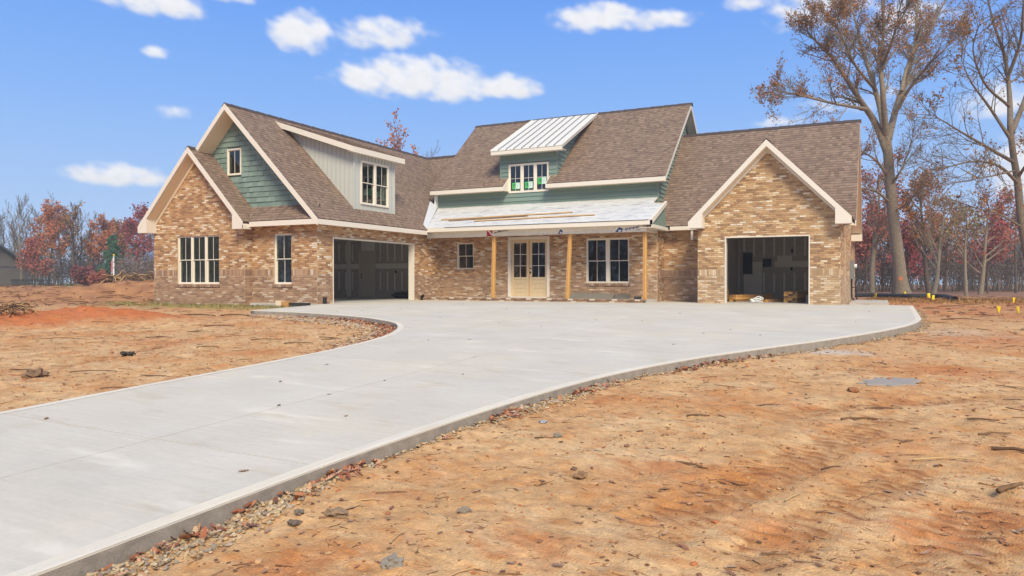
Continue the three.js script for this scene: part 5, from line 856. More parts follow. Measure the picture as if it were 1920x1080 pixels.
// ---------------------------------------------------------------- ground litter (too many to count)
function scatter(name, g, mat, n, place, label, category) {
  const o = new THREE.InstancedMesh(g, mat, n), m = new THREE.Matrix4(), q = new THREE.Quaternion(), e = new THREE.Euler(); let k = 0;
  for (let tries = 0; k < n && tries < n * 12; tries++) { const t = place(k); if (!t) continue; e.set(t.rx ?? 0, t.ry ?? 0, t.rz ?? 0); q.setFromEuler(e); m.compose(t.p, q, t.sc); o.setMatrixAt(k, m); o.setColorAt(k, new THREE.Color(...t.c)); k++; }
  o.count = k; o.castShadow = o.receiveShadow = true; o.name = numbered(name); scene.add(o); o.userData = { label, category, kind: 'stuff' }; return o;
}
{
  const R = rngOf(99), white = std(0xffffff, 0.92), tw = grid2stick(rngOf(4), 1, 0.03, 0.1).geo(), pb = new THREE.IcosahedronGeometry(1, 1);
  { const p = pb.attributes.position; for (let i = 0; i < p.count; i++) { const x = p.getX(i), y = p.getY(i), z = p.getZ(i), n = 0.85 + 0.3 * n3(x * 1.3, y * 1.3, z * 1.3); p.setXYZ(i, x * n, y * n * 0.65, z * n); } pb.computeVertexNormals(); }
  const lf = (() => { // lobed oak leaf, curled
    const m = new MB(), pr = [[0, 0.02], [0.12, 0.05], [0.2, 0.2], [0.28, 0.09], [0.4, 0.26], [0.5, 0.1], [0.62, 0.28], [0.72, 0.1], [0.84, 0.17], [1, 0.0]], v = (x, z) => new THREE.Vector3(x - 0.5, 0.55 * z * z * 2.2 + 0.12 * (x - 0.5) ** 2 * 3, z);
    for (let i = 0; i + 1 < pr.length; i++) for (const k of [-1, 1]) m.poly([v(pr[i][0], 0), v(pr[i + 1][0], 0), v(pr[i + 1][0], k * pr[i + 1][1]), v(pr[i][0], k * pr[i][1])]); return m.geo(); })();
  const spot = (dmin, dmax, bias = 1) => { const d = dmin + (dmax - dmin) * R() ** bias, u = rr(-0.74, 0.74, R), x = d * (u * CA - SA), s = d * (u * SA + CA); if (inPoly(x, s) || edgeDist(x, s) < 0.03) return null; if (x > -25 && x < -0.8 && s > 18.4) return null; return [x, s, d]; };
  const dk = [lin(138, 102, 70), lin(112, 82, 58), lin(160, 118, 80), lin(98, 72, 52), lin(200, 160, 112), lin(124, 92, 64)], pick = (a) => a[Math.floor(R() * a.length)];
  const splinter = new MB().hex([[-0.5, 0, -0.03], [0.5, 0, -0.012], [0.5, 0, 0.012], [-0.5, 0, 0.04], [-0.46, 0.05, -0.025], [0.42, 0.03, -0.01], [0.44, 0.03, 0.012], [-0.47, 0.05, 0.03]].map((q) => new THREE.Vector3(...q))).geo();
  const chip = new MB().hex([[-0.5, 0, -0.16], [0.42, 0, -0.22], [0.5, 0, 0.12], [-0.4, 0, 0.2], [-0.44, 0.08, -0.12], [0.36, 0.1, -0.18], [0.42, 0.06, 0.1], [-0.34, 0.07, 0.16]].map((q) => new THREE.Vector3(...q))).geo();
  const forked = new MB().tube([new THREE.Vector3(-0.5, 0.02, 0), new THREE.Vector3(-0.1, 0.04, 0.03), new THREE.Vector3(0.5, 0.03, -0.05)], [0.024, 0.02, 0.009], 5).tube([new THREE.Vector3(-0.1, 0.04, 0.03), new THREE.Vector3(0.2, 0.07, 0.18), new THREE.Vector3(0.32, 0.03, 0.3)], [0.015, 0.012, 0.006], 5).geo();
  const bit = (g, n, lo, hi, th, label) => scatter('twigs', g, white, n, () => { const q = spot(3.1, 25, 1.05); if (!q) return null; const [x, s, d] = q, nn = fbm(x * 0.9 + 5, s * 1.3, 3); if (nn < 0.05 && R() < 0.72) return null; const L = rr(lo, hi, R) * (R() > 0.93 ? 2.2 : 1) * (d > 9 ? 1.35 : 1) * (d > 14 ? 1.5 : 1), w = Math.max(L, 0.07); return { p: V(x, ground(x, s) - 0.001, s), ry: 0.46 + (R() + R() - 1) * 1.7, rz: rr(-0.06, 0.06, R), sc: new THREE.Vector3(L, w * th * rr(0.7, 1.3, R), w * th * (R() > 0.5 ? 1 : -1) * rr(0.7, 1.3, R)), c: pick(dk) }; }, label, 'twigs');
  bit(splinter, 3400, 0.025, 0.1, 0.9, 'thin wood splinters strewn over the dirt'); bit(chip, 1600, 0.012, 0.034, 0.9, 'flat bark chips strewn over the dirt'); bit(forked, 700, 0.04, 0.14, 0.9, 'small forked twigs strewn over the dirt');
  scatter('clods', pb, white, 2600, () => { const q = spot(3.2, 22, 1.15); if (!q) return null; const [x, s] = q, r = rr(0.004, 0.012, R) * (R() > 0.93 ? 2.2 : 1) * (q[2] > 10 ? 1.5 : 1); return { p: V(x, ground(x, s) + r * 0.25, s), ry: R() * 6, sc: new THREE.Vector3(r * rr(0.8, 1.8, R), r, r * rr(0.8, 1.5, R)), c: mix3(pick([lin(176, 122, 80), lin(150, 104, 72), lin(200, 156, 110), lin(190, 116, 66)]), lin(120, 90, 70), R() * 0.5) }; }, 'crumbs and small clods of soil on the dirt', 'clods');
  scatter('wood_scraps', tw, white, 900, () => { const d = rr(26, 46, R), r = rr(-34, -11, R), x = -SA * d + CA * r, s = CA * d + SA * r; const L = rr(0.15, 0.9, R); return { p: V(x, ground(x, s) + 0.02, s), ry: R() * 6, rz: rr(-0.2, 0.2, R), sc: new THREE.Vector3(L, 0.7, 0.8), c: pick(dk) }; }, 'scattered roots and wood scraps on the left dirt bank', 'wood scraps');
  scatter('wood_scraps', tw, white, 500, () => { const d = rr(20, 44, R), r = rr(9, 30, R), x = -SA * d + CA * r, s = CA * d + SA * r; if (inPoly(x, s) || (x < -0.6 && s > 26)) return null; const L = rr(0.1, 0.6, R); return { p: V(x, ground(x, s) + 0.01, s), ry: R() * 6, sc: new THREE.Vector3(L, 0.5, 0.7), c: pick(dk) }; }, 'scattered twigs on the dirt in front of the right wood', 'wood scraps');
  // along the edges: side +1 is the dirt outside; t runs along the edge polyline
  const along = (line) => { const cum = [0]; for (let i = 1; i < line.length; i++) cum.push(cum[i - 1] + Math.hypot(line[i][0] - line[i - 1][0], line[i][1] - line[i - 1][1])); return (s0, off) => { let i = 1; while (i < cum.length - 1 && cum[i] < s0) i++; const t = (s0 - cum[i - 1]) / (cum[i] - cum[i - 1]), a = line[i - 1], b = line[i], L = Math.hypot(b[0] - a[0], b[1] - a[1]), nx = (b[1] - a[1]) / L, ns = -(b[0] - a[0]) / L; return [a[0] + (b[0] - a[0]) * t + nx * off, a[1] + (b[1] - a[1]) * t + ns * off]; }; };
  const RE = along(rightEdge), LE = along(leftEdge);
  const stone = [lin(190, 164, 126), lin(168, 142, 106), lin(206, 184, 150), lin(150, 130, 104), lin(182, 166, 144), lin(200, 164, 116), lin(150, 138, 122)];
  const dens = (t) => 0.1 + 1.0 * Math.exp(-(((t - 12.3) / 1.0) ** 2)) + 0.75 * Math.exp(-(((t - 17.2) / 1.4) ** 2));   // t = 9 + s along the straight part
  scatter('pebbles', pb, white, 2300, () => { const t = rr(10.8, 21, R); if (R() > dens(t)) return null; const w = (0.06 + 0.3 * dens(t)), off = 0.012 + Math.abs(rr(-1, 1, R) * rr(0.4, 1, R)) * w, [x, s] = RE(t, off), r = rr(0.007, 0.02, R); return { p: V(x, ground(x, s) + r * 0.4 + 0.008 * R(), s), ry: R() * 6, rx: rr(-0.5, 0.5, R), rz: rr(-0.5, 0.5, R), sc: new THREE.Vector3(r * rr(1, 1.7, R), r * rr(0.7, 1.1, R), r), c: mix3(pick(stone), lin(120, 96, 72), R() * 0.35) }; }, 'tan pebbles heaped along the near right edge of the driveway', 'pebbles');
  scatter('pebbles', pb, white, 800, () => { const t = rr(20, 38, R), [x, s] = RE(t, 0.02 + R() * R() * 0.3), r = rr(0.012, 0.028, R); return { p: V(x, ground(x, s) + r * 0.3, s), ry: R() * 6, sc: new THREE.Vector3(r * 1.4, r, r), c: mix3(pick(stone), lin(110, 84, 64), R() * 0.6) }; }, 'pebbles along the far right edge of the driveway', 'pebbles');
  scatter('pebbles', pb, white, 3600, () => { const t = rr(3.2, 13.4, R), k = sst(3, 6, t), off = 0.02 + R() * (0.25 + 0.75 * k * R()), [x, s] = LE(t, off), r = rr(0.02, 0.042, R); return { p: V(x, ground(x, s) + r * 0.4, s), ry: R() * 6, rz: rr(-0.5, 0.5, R), sc: new THREE.Vector3(r * 1.4, r * 0.8, r), c: mix3(pick(stone), lin(150, 100, 74), R() * 0.5) }; }, 'gravel strip under the curved left edge of the driveway', 'gravel');
  scatter('pebbles', pb, white, 900, () => { const t = rr(13.4, 26, R), [x, s] = LE(t, 0.02 + R() * R() * 0.22), r = rr(0.012, 0.026, R); return { p: V(x, ground(x, s) + r * 0.4, s), ry: R() * 6, sc: new THREE.Vector3(r * 1.4, r * 0.8, r), c: mix3(pick(stone), lin(110, 96, 80), R() * 0.6) }; }, 'pebbles along the straight left edge of the driveway', 'pebbles');
  const rust = [lin(156, 92, 60), lin(138, 80, 54), lin(176, 116, 80), lin(120, 76, 56), lin(196, 150, 116), lin(170, 116, 92), lin(190, 160, 130)], leafM = std(0xffffff, 0.75);
  const ldens = (t) => 0.03 + Math.exp(-(((t - 13.6) / 0.35) ** 2)) + Math.exp(-(((t - 16.2) / 0.3) ** 2)) * 1.4 + 0.8 * Math.exp(-(((t - 18) / 0.6) ** 2)) + 0.7 * Math.exp(-(((t - 12.2) / 0.6) ** 2)) + 0.7 * Math.exp(-(((t - 21) / 1) ** 2));
  scatter('leaf_litter', lf, leafM, 380, () => { const t = rr(11, 24, R); if (R() * 1.4 > ldens(t)) return null; const off = 0.02 + R() * R() * 0.3, [x, s] = RE(t, off), L = rr(0.05, 0.11, R); return { p: V(x, ground(x, s) + 0.012 + R() * 0.03, s), ry: R() * 6, rx: rr(-0.7, 0.7, R), rz: rr(-0.7, 0.7, R), sc: new THREE.Vector3(L, L, L), c: pick(rust) }; }, 'dead rust coloured oak leaves drifted along the right driveway edge', 'leaf litter');
  scatter('leaf_litter', lf, leafM, 900, () => { const t = rr(5, 14.5, R), off = 0.02 + R() * R() * 0.5, [x, s] = LE(t, off), L = rr(0.08, 0.13, R); if (R() > 0.35 + 0.65 * sst(5, 9, t)) return null; return { p: V(x, ground(x, s) + 0.03 + R() * 0.03, s), ry: R() * 6, rx: rr(-0.6, 0.6, R), rz: rr(-0.6, 0.6, R), sc: new THREE.Vector3(L, L, L), c: pick(rust) }; }, 'dead leaves caught in the inside curve of the driveway', 'leaf litter');
  scatter('leaf_litter', lf, leafM, 420, () => { const q = spot(3.2, 20, 1.2); if (!q) return null; const [x, s] = q, L = rr(0.05, 0.09, R); return { p: V(x, ground(x, s) + 0.008, s), ry: R() * 6, rx: rr(-0.3, 0.3, R), rz: rr(-0.3, 0.3, R), sc: new THREE.Vector3(L, L * 0.7, L), c: mix3(pick(rust), lin(150, 120, 92), R() * 0.8) }; }, 'stray dead leaves on the dirt', 'leaf litter');
  const blade = new MB().poly([new THREE.Vector3(-0.03, 0, 0), new THREE.Vector3(0.03, 0, 0), new THREE.Vector3(0.05, 0.6, 0.12), new THREE.Vector3(0.09, 1, 0.35)]).geo();
  scatter('grass', blade, white, 5200, () => { const x = rr(-26.5, -17.3, R), s = 18.7 - R() * R() * 1.6; if (fbm(x * 1.2, s * 1.5, 3) < -0.3 || (s < 18.0 && R() < 0.5)) return null; const L = rr(0.05, 0.14, R); return { p: V(x, ground(x, s), s), ry: R() * 6, sc: new THREE.Vector3(L * 1.3, L, L), c: mix3(lin(146, 146, 84), lin(196, 172, 112), R()) }; }, 'thin dry grass growing along the base of the left brick walls', 'grass');
  scatter('dry_straw', blade, white, 3000, () => { const x = rr(-0.7, 6, R), s = rr(33, 43, R); const L = rr(0.08, 0.2, R); return { p: V(x, ground(x, s), s), ry: R() * 6, rx: rr(-0.8, 0.8, R), sc: new THREE.Vector3(L * 1.6, L, L), c: mix3(lin(206, 168, 92), lin(180, 140, 84), R()) }; }, 'dry straw on the ground between right wall and big oak', 'straw');
  // single leaves on the concrete
  const leaves = [[455, 885, 0.11, 'curled tan leaf lying on the driveway near its right edge'], [522, 761, 0.1, 'rust leaf alone in the middle of the driveway'], [617, 740, 0.08, 'small brown leaf on mid driveway'], [721, 714, 0.08, 'dark leaf on driveway right of centre line'], [612, 684, 0.09, 'pale leaf on the driveway below the curve'], [525, 716, 0.1, 'narrow dark leaf on driveway close to left edge'], [648, 781, 0.08, 'tiny dark leaf low on the driveway'], [868, 702, 0.08, 'leaf on driveway toward the right edge'], [890, 670, 0.07, 'dark speck of leaf right of the curve'], [880, 637, 0.1, 'leaf on the apron beyond the curve'], [803, 638, 0.1, 'leaf on the apron just right of the curve'], [632, 584, 0.12, 'dark leaf on apron before left garage'], [678, 583, 0.1, 'leaf on apron under the left garage opening'], [752, 579, 0.1, 'leaf on apron near the right jamb of left garage'], [825, 596, 0.1, 'leaf on apron left of the first post'], [950, 580, 0.12, 'brown leaf on apron before the front doors'], [993, 587, 0.1, 'leaf on apron below the right front door'], [937, 606, 0.1, 'lone leaf on apron well before the front doors'], [1015, 612, 0.1, 'leaf on apron below the middle post'], [1117, 600, 0.1, 'leaf on apron below the wide window'], [1204, 602, 0.1, 'leaf on apron below the right post'], [1275, 588, 0.12, 'dark leaf on apron left of right garage'], [1319, 625, 0.1, 'leaf low on apron left of right garage'], [1370, 618, 0.1, 'leaf on apron below the right garage opening'], [1426, 629, 0.1, 'dark leaf low on apron below right garage'], [1263, 646, 0.1, 'leaf near the driveway right edge'], [1342, 578, 0.1, 'leaf on apron near right garage left jamb'], [1630, 585, 0.12, 'leaf near the far right end of driveway'], [1605, 604, 0.1, 'pale leaf near the right tip of driveway'], [1000, 580, 0.08, 'tiny leaf below the doors on apron'], [1060, 579, 0.1, 'leaf by the foot of middle post'], [85, 786, 0.12, 'straight twig-like leaf at the left control joint']];
  for (const [px, py, L, label] of leaves) { const [x, s] = gp(px, py, 0), o = mesh('dead_leaf', lf, std(C(...[[120, 84, 60], [96, 70, 54], [150, 108, 74]][Math.floor(R() * 3)]), 0.8)); o.scale.setScalar(L * 0.8); o.position.copy(V(x, rampY(x, s) + 0.004, s)); o.rotation.y = R() * 6; tag(o, label, 'leaf', 'dead leaves on the driveway'); }
}

// ---------------------------------------------------------------- trees
const barkPale = std(C(176, 160, 138), 0.95, { map: TX.bark, bumpMap: TX.barkB, bumpScale: 0.03 }), barkGrey = std(C(150, 134, 116), 0.95, { map: TX.bark, bumpMap: TX.barkB, bumpScale: 0.02 }), barkDark = std(C(116, 100, 86), 0.95, { map: TX.bark });
const leafMat = new THREE.MeshPhysicalMaterial({ color: 0xffffff, vertexColors: true, roughness: 0.9, side: THREE.DoubleSide, transmission: 0.35, thickness: 0 });
const LEAF = { rust: [lin(194, 120, 56), lin(170, 102, 50), lin(146, 92, 50), lin(208, 134, 62), lin(128, 86, 50)], brown: [lin(152, 112, 62), lin(128, 94, 56), lin(170, 124, 68), lin(176, 114, 58)], orange: [lin(204, 124, 70), lin(188, 104, 60), lin(214, 142, 84), lin(168, 98, 66)], red: [lin(182, 98, 76), lin(166, 84, 68), lin(194, 112, 84), lin(150, 86, 70)], crimson: [lin(178, 76, 78), lin(160, 68, 70), lin(190, 92, 86), lin(144, 72, 68)], green: [lin(76, 118, 80), lin(62, 100, 70), lin(90, 132, 88), lin(70, 108, 84)], olive: [lin(160, 150, 84), lin(140, 130, 74), lin(182, 150, 88)] };
class Tree {
  constructor(seed, o) { this.R = rngOf(seed); this.o = o; this.w = new MB(); this.l = new MB(true); }
  leaf(p, sz, pal) {
    const R = this.R, a = R() * 6.283, b = (R() - 0.5) * 2.4, d = new THREE.Vector3(Math.cos(a) * Math.cos(b), Math.sin(b), Math.sin(a) * Math.cos(b)), s = new THREE.Vector3(R() - 0.5, R() - 0.5, R() - 0.5).cross(d).normalize();
    const k = rr(0.75, 1.2, R), c = pal[Math.floor(R() * pal.length)]; this.l.col = [c[0] * k, c[1] * k, c[2] * k];
    this.l.poly([p.clone(), p.clone().addScaledVector(d, sz * 0.5).addScaledVector(s, sz * 0.34), p.clone().addScaledVector(d, sz), p.clone().addScaledVector(d, sz * 0.45).addScaledVector(s, -sz * 0.34)]);
  }
  clump(p, n, rad, sz, pal) { const R = this.R; for (let i = 0; i < n; i++) { const q = new THREE.Vector3(R() - 0.5, R() - 0.5, R() - 0.5).normalize().multiplyScalar(rad * R() ** 0.6); this.leaf(q.add(p), sz * rr(0.7, 1.3, R), pal); } }
  branch(p, d, len, rad, lv) {
    const o = this.o, R = this.R, n = lv >= o.levels ? 3 : 5, pts = [p.clone()], rads = [rad], dir = d.clone();
    for (let i = 1; i <= n; i++) { dir.x += (R() - 0.5) * o.wander; dir.y += (R() - 0.5) * o.wander + o.lift; dir.z += (R() - 0.5) * o.wander; dir.normalize(); pts.push(pts[i - 1].clone().addScaledVector(dir, len / n)); rads.push(rad * (1 - 0.75 * i / n)); }
    this.w.tube(pts, rads, lv === 0 ? 10 : lv === 1 ? 6 : lv === 2 ? 4 : 3, false);
    this.kids(pts, rads, len, lv, dir);
    return pts;
  }
  kids(pts, rads, len, lv, dir) {
    const o = this.o, R = this.R;
    if (lv < o.levels) {
      const m = Math.round(o.kids[lv] * rr(0.8, 1.2, R));
      for (let i = 0; i < m; i++) {
        const t = (o.from[lv] ?? 0.25) + (1 - (o.from[lv] ?? 0.25)) * (i + R()) / m, f = Math.min(t, 0.999) * (pts.length - 1), j = Math.floor(f), q = pts[j].clone().lerp(pts[j + 1], f - j), ax = new THREE.Vector3().subVectors(pts[j + 1], pts[j]).normalize();
        const perp = new THREE.Vector3(R() - 0.5, R() - 0.5, R() - 0.5).cross(ax).normalize(), an = rr(o.ang[0], o.ang[1], R), nd = ax.multiplyScalar(Math.cos(an)).addScaledVector(perp, Math.sin(an));
        if (lv === 0 && nd.y < -0.05) nd.y *= -0.3; nd.normalize();
        const sh = lv === 0 ? (o.shape ?? ((u) => 1 - 0.55 * u))(t) : 1 - 0.5 * t;
        this.branch(q, nd, len * o.ratio[lv] * sh * rr(0.7, 1.2, R), Math.max(o.minR, (rads[j] + (rads[j + 1] - rads[j]) * (f - j)) * o.thin), lv + 1);
      }
    }
    if (lv >= o.levels - 1 && o.leafN) { const patch = o.patchy ? fbm(pts[1].x * 0.35 + 5, pts[1].y * 0.35 + pts[1].z * 0.3, 3) : 0.5; if (patch > (o.patchCut ?? -1)) for (let i = 0; i < o.leafN; i++) { const t = 0.25 + 0.75 * R(), f = Math.min(t, 0.999) * (pts.length - 1), j = Math.floor(f), q = pts[j].clone().lerp(pts[j + 1], f - j); this.leaf(q.add(new THREE.Vector3(R() - 0.5, R() - 0.5, R() - 0.5).multiplyScalar(o.leafSpread ?? 0.2)), o.leafSize * rr(0.6, 1.3, R), o.pal); } }
  }
  build(name, label, base, bark, group, category = 'tree') {
    const g = thing(name, label, category, base, 0, group); mesh('trunk', this.w, bark, g); if (this.l.k) mesh('crown', this.l, leafMat, g); return g;
  }
}
const BARE = { levels: 3, kids: [13, 7, 5], ratio: [0.5, 0.5, 0.5], from: [0.28, 0.25, 0.2], ang: [0.4, 0.9], wander: 0.2, lift: 0.07, thin: 0.55, minR: 0.012, leafN: 0, leafSize: 0.12 };
function simpleTree(seed, name, label, px, d, pyTop, o, bark, group, lean = 0) {
  const q = at(px, 550, d), y = ground(q.x, -q.z, false) - 0.1, h = at(px, pyTop, d).y - y, t = new Tree(seed, { ...BARE, ...o });
  t.branch(new THREE.Vector3(0, 0, 0), new THREE.Vector3(lean * CA, 1, -lean * SA).normalize(), h * (o.trunk ?? 0.86), o.r ?? h * 0.013, 0);
  return t.build(name, label, new THREE.Vector3(q.x, y, q.z), bark, group);
}
const LG = 'trees behind the dirt bank at left', RG = 'trees at the edge of the right wood';
const leafy = (pal, more = {}) => ({ pal, leafN: 7, leafSize: 0.26, leafSpread: 0.6, kids: [15, 7, 4], ...more });
const L0 = (pal, more) => leafy(LEAF[pal], { minR: 0.02, ...more });
[[-20, 92, 395, { minR: 0.016, kids: [14, 8, 6], lift: 0.12 }, barkGrey, 'bare tree cut by the left frame edge'], [24, 96, 390, { minR: 0.016, kids: [14, 8, 6], lift: 0.14 }, barkGrey, 'bare tree behind the second tree from left'], [78, 100, 388, { minR: 0.016, kids: [14, 8, 6], lift: 0.12 }, barkGrey, 'bare tree behind the twin trunks'], [132, 88, 384, { minR: 0.016, kids: [15, 8, 6], lift: 0.15 }, barkDark, 'tall dark bare tree right of the orange crown'], [150, 92, 394, { minR: 0.016, kids: [14, 8, 6], lift: 0.12 }, barkGrey, 'bare tree with clustered top twigs left of broad rust tree'], [200, 100, 410, L0('brown', { leafN: 3 }), barkGrey, 'brown tree behind the cedar top'], [290, 96, 400, L0('red', { leafN: 4 }), barkDark, 'red tree half hidden by the left gable'], [8, 88, 402, { minR: 0.016, kids: [14, 8, 6], lift: 0.12 }, barkGrey, 'bare tree at the left frame edge above the grey house'], [40, 84, 372, { minR: 0.016, kids: [14, 8, 6], lift: 0.16, ang: [0.3, 0.6] }, barkGrey, 'tall bare upright tree second from left frame edge'], [66, 82, 446, L0('red', { leafN: 5, from: [0.12, 0.2, 0.2] }), barkDark, 'reddish low tree left of the twin trunks'], [92, 86, 392, L0('orange', { leafN: 6 }), barkDark, 'rust orange tree with dark forked trunk in left group'],
  [118, 92, 376, { minR: 0.016, kids: [14, 8, 6], lift: 0.13 }, barkGrey, 'tall bare tree in the middle of the left group'], [140, 86, 380, { minR: 0.016, kids: [14, 8, 6], lift: 0.14, ...L0('brown', { leafN: 1 }) }, barkDark, 'nearly bare tree with a few brown leaves left of the round rust tree'], [102, 96, 386, L0('orange', { leafN: 7, from: [0.3, 0.2, 0.2] }), barkGrey, 'orange crown rising behind the forked trunk tree'], [182, 90, 408, L0('orange', { leafN: 6, from: [0.2, 0.2, 0.2] }), barkDark, 'broad rust orange tree above the maroon bush'],
  [222, 94, 416, L0('rust', { leafN: 6, from: [0.2, 0.2, 0.2] }), barkDark, 'brownish red tree behind the green cedar'], [268, 84, 392, L0('crimson', { leafN: 5, from: [0.15, 0.2, 0.2] }), barkDark, 'bright crimson tree beside the left gable'], [246, 92, 430, { minR: 0.016, kids: [14, 8, 6], ...L0('brown', { leafN: 1 }) }, barkGrey, 'grey thin tree between cedar and crimson tree'], [60, 98, 400, { minR: 0.016, kids: [14, 8, 6], lift: 0.1 }, barkGrey, 'bare tree behind the reddish low tree'], [160, 98, 398, { minR: 0.016, kids: [14, 8, 6], lift: 0.12 }, barkGrey, 'bare tree behind the maroon bush']].forEach(([px, d, top, o, b, label], i) => simpleTree(500 + i * 13, o.leafN ? 'autumn_tree' : 'bare_tree', label, px, d, top, o, b, LG));
// low crimson bush tree and green cedar
LEAF.maroon = [lin(146, 76, 74), lin(128, 68, 68), lin(160, 88, 80), lin(112, 62, 62)];
simpleTree(701, 'maroon_bush', 'low wide maroon bush on the bank left of the cedar', 160, 70, 503, { ...L0('maroon', { leafN: 12 }), trunk: 0.6, from: [0.1, 0.15, 0.1], ratio: [0.95, 0.5, 0.5], leafSize: 0.22, leafSpread: 0.4, shape: () => 1, ang: [0.6, 1.2] }, barkDark, LG);
simpleTree(702, 'maroon_bush', 'smaller dark red bush just right of the wide maroon bush', 184, 69, 512, { ...L0('red', { leafN: 12 }), trunk: 0.6, from: [0.1, 0.15, 0.1], ratio: [0.9, 0.5, 0.5], leafSize: 0.2, leafSpread: 0.4, shape: () => 1, ang: [0.6, 1.2] }, barkDark, LG);
simpleTree(703, 'cedar_tree', 'dark green conical cedar behind the flag pole', 211, 76, 445, { ...L0('green', { leafN: 16 }), trunk: 1, from: [0.06, 0.1, 0.1], kids: [34, 6, 3], ratio: [0.34, 0.45, 0.4], shape: (t) => 1.05 - t, ang: [0.8, 1.3], lift: 0.03, leafSize: 0.2, leafSpread: 0.35, wander: 0.15 }, barkDark, LG);
// behind the house
simpleTree(711, 'autumn_tree', 'treetop with orange leaves showing over the left wing ridge', 712, 62, 232, { ...leafy(LEAF.orange, { leafN: 3, minR: 0.015, leafSize: 0.22, leafSpread: 0.4 }) }, barkDark, 'trees behind the house');
simpleTree(712, 'bare_tree', 'thin bare treetop showing above the roof valley', 786, 58, 252, { minR: 0.012, lift: 0.12, trunk: 0.8 }, barkGrey, 'trees behind the house');
// right wood
[[1636, 54, 300, leafy(LEAF.red, { leafN: 3, leafSize: 0.2, leafSpread: 0.4, r: 0.2, from: [0.35, 0.2, 0.2] }), barkPale, 'pale trunked tree between the house corner and big oak', 0.02], [1625, 60, 400, leafy(LEAF.red, { leafN: 4, leafSize: 0.24, from: [0.12, 0.2, 0.2] }), barkDark, 'low red maple right beside the house corner', 0], [1742, 52, 318, leafy(LEAF.rust, { leafN: 4, leafSize: 0.19, leafSpread: 0.4, r: 0.17, from: [0.3, 0.2, 0.2] }), barkDark, 'dark leaning tree with rust leaves right of big oak', -0.1], [1750, 49, 352, { levels: 3, r: 0.16, ...leafy(LEAF.brown, { leafN: 1, leafSize: 0.16 }) }, barkPale, 'pale tree leaning right with forked bare limbs', 0.14],
  [1704, 60, 420, leafy(LEAF.crimson, { leafN: 4, leafSize: 0.22, from: [0.12, 0.2, 0.2] }), barkDark, 'low crimson tree directly behind the big oak', 0], [1812, 46, 372, { r: 0.12, ...leafy(LEAF.olive, { leafN: 1, leafSize: 0.15 }), from: [0.45, 0.2, 0.2] }, barkPale, 'slender straight pale tree in middle of right wood', -0.03], [1838, 50, 362, leafy(LEAF.red, { leafN: 2, leafSize: 0.2, r: 0.17, from: [0.22, 0.2, 0.2], ang: [0.5, 1] }), barkPale, 'multi limbed tree with red leaves right of slender tree', 0.04], [1852, 54, 400, leafy(LEAF.crimson, { leafN: 3, leafSize: 0.2, from: [0.25, 0.2, 0.2] }), barkDark, 'crimson crowned dark tree behind the multi limbed tree', 0.05],
  [1905, 56, 355, leafy(LEAF.red, { leafN: 2, leafSize: 0.2 }), barkDark, 'red tree behind the leaning trunk at right frame edge', 0], [1772, 62, 380, leafy(LEAF.rust, { leafN: 2, leafSize: 0.22 }), barkGrey, 'thin red leaved tree far back in right wood', 0], [1655, 64, 380, leafy(LEAF.rust, { leafN: 3, leafSize: 0.24 }), barkGrey, 'rust tree far behind the big oak trunk', 0], [1870, 68, 392, leafy(LEAF.brown, { leafN: 2, leafSize: 0.22 }), barkGrey, 'grey brown tree far back near right frame edge', 0], [1800, 70, 396, leafy(LEAF.brown, { leafN: 2, leafSize: 0.22 }), barkGrey, 'grey brown tree far back behind slender tree', 0], [1725, 72, 388, leafy(LEAF.orange, { leafN: 4, leafSize: 0.24 }), barkGrey, 'orange tree far back between oak and leaning tree', 0]].forEach(([px, d, top, o, b, label, lean], i) => simpleTree(800 + i * 17, 'wood_tree', label, px, d, top, o, b, RG, lean));
// thickets closing the woods: one mass of thin stems
function thicket(name, label, px0, px1, d0, d1, h0, h1, n, seed, pal) {
  const t = new Tree(seed, { ...BARE, levels: 1, kids: [6], ratio: [0.65], minR: 0.01, leafN: 6, leafSize: 0.22, leafSpread: 0.8, pal });
  for (let i = 0; i < n; i++) { const d = rr(d0, d1, t.R), q = at(rr(px0, px1, t.R), 545, d); q.y = ground(q.x, -q.z, false) - 0.05; t.branch(q, new THREE.Vector3((t.R() - 0.5) * 0.7, 1, (t.R() - 0.5) * 0.7).normalize(), rr(h0, h1, t.R), rr(0.015, 0.04, t.R), 0); }
  const g = thing(name, label, 'thicket'); g.userData.kind = 'stuff'; mesh('stems', t.w, barkGrey, g); mesh('leaves', t.l, leafMat, g);
}
const mixPal = [lin(120, 104, 98), lin(134, 112, 100), lin(110, 100, 96), lin(140, 104, 92), lin(104, 100, 90)];
thicket('thicket', 'grey brown thicket closing the back of the right wood', 1200, 2080, 62, 84, 2, 5.2, 1400, 901, mixPal);
thicket('thicket', 'grey thicket between the trunks of the left trees', -120, 330, 92, 112, 2, 5, 620, 902, mixPal);
thicket('thicket', 'low grey brush at the foot of the crimson tree', 225, 300, 60, 74, 1, 2.6, 110, 903, mixPal);

{ const t = new Tree(904, { ...BARE, levels: 1, kids: [6], ratio: [0.6], minR: 0.02, leafN: 8, leafSize: 0.5, leafSpread: 1.2, pal: mixPal }); for (let i = 0; i < 760; i++) { const x = rr(-135, 55, t.R), s = rr(-46, -36, t.R); t.branch(V(x, ground(x, s, false) - 0.05, s), new THREE.Vector3((t.R() - 0.5) * 0.5, 1, (t.R() - 0.5) * 0.5).normalize(), rr(4, 10, t.R), rr(0.03, 0.09, t.R), 0); } const g = thing('thicket', 'brown wood across the lot behind the camera', 'thicket'); g.userData.kind = 'stuff'; mesh('stems', t.w, barkGrey, g); mesh('leaves', t.l, leafMat, g); }
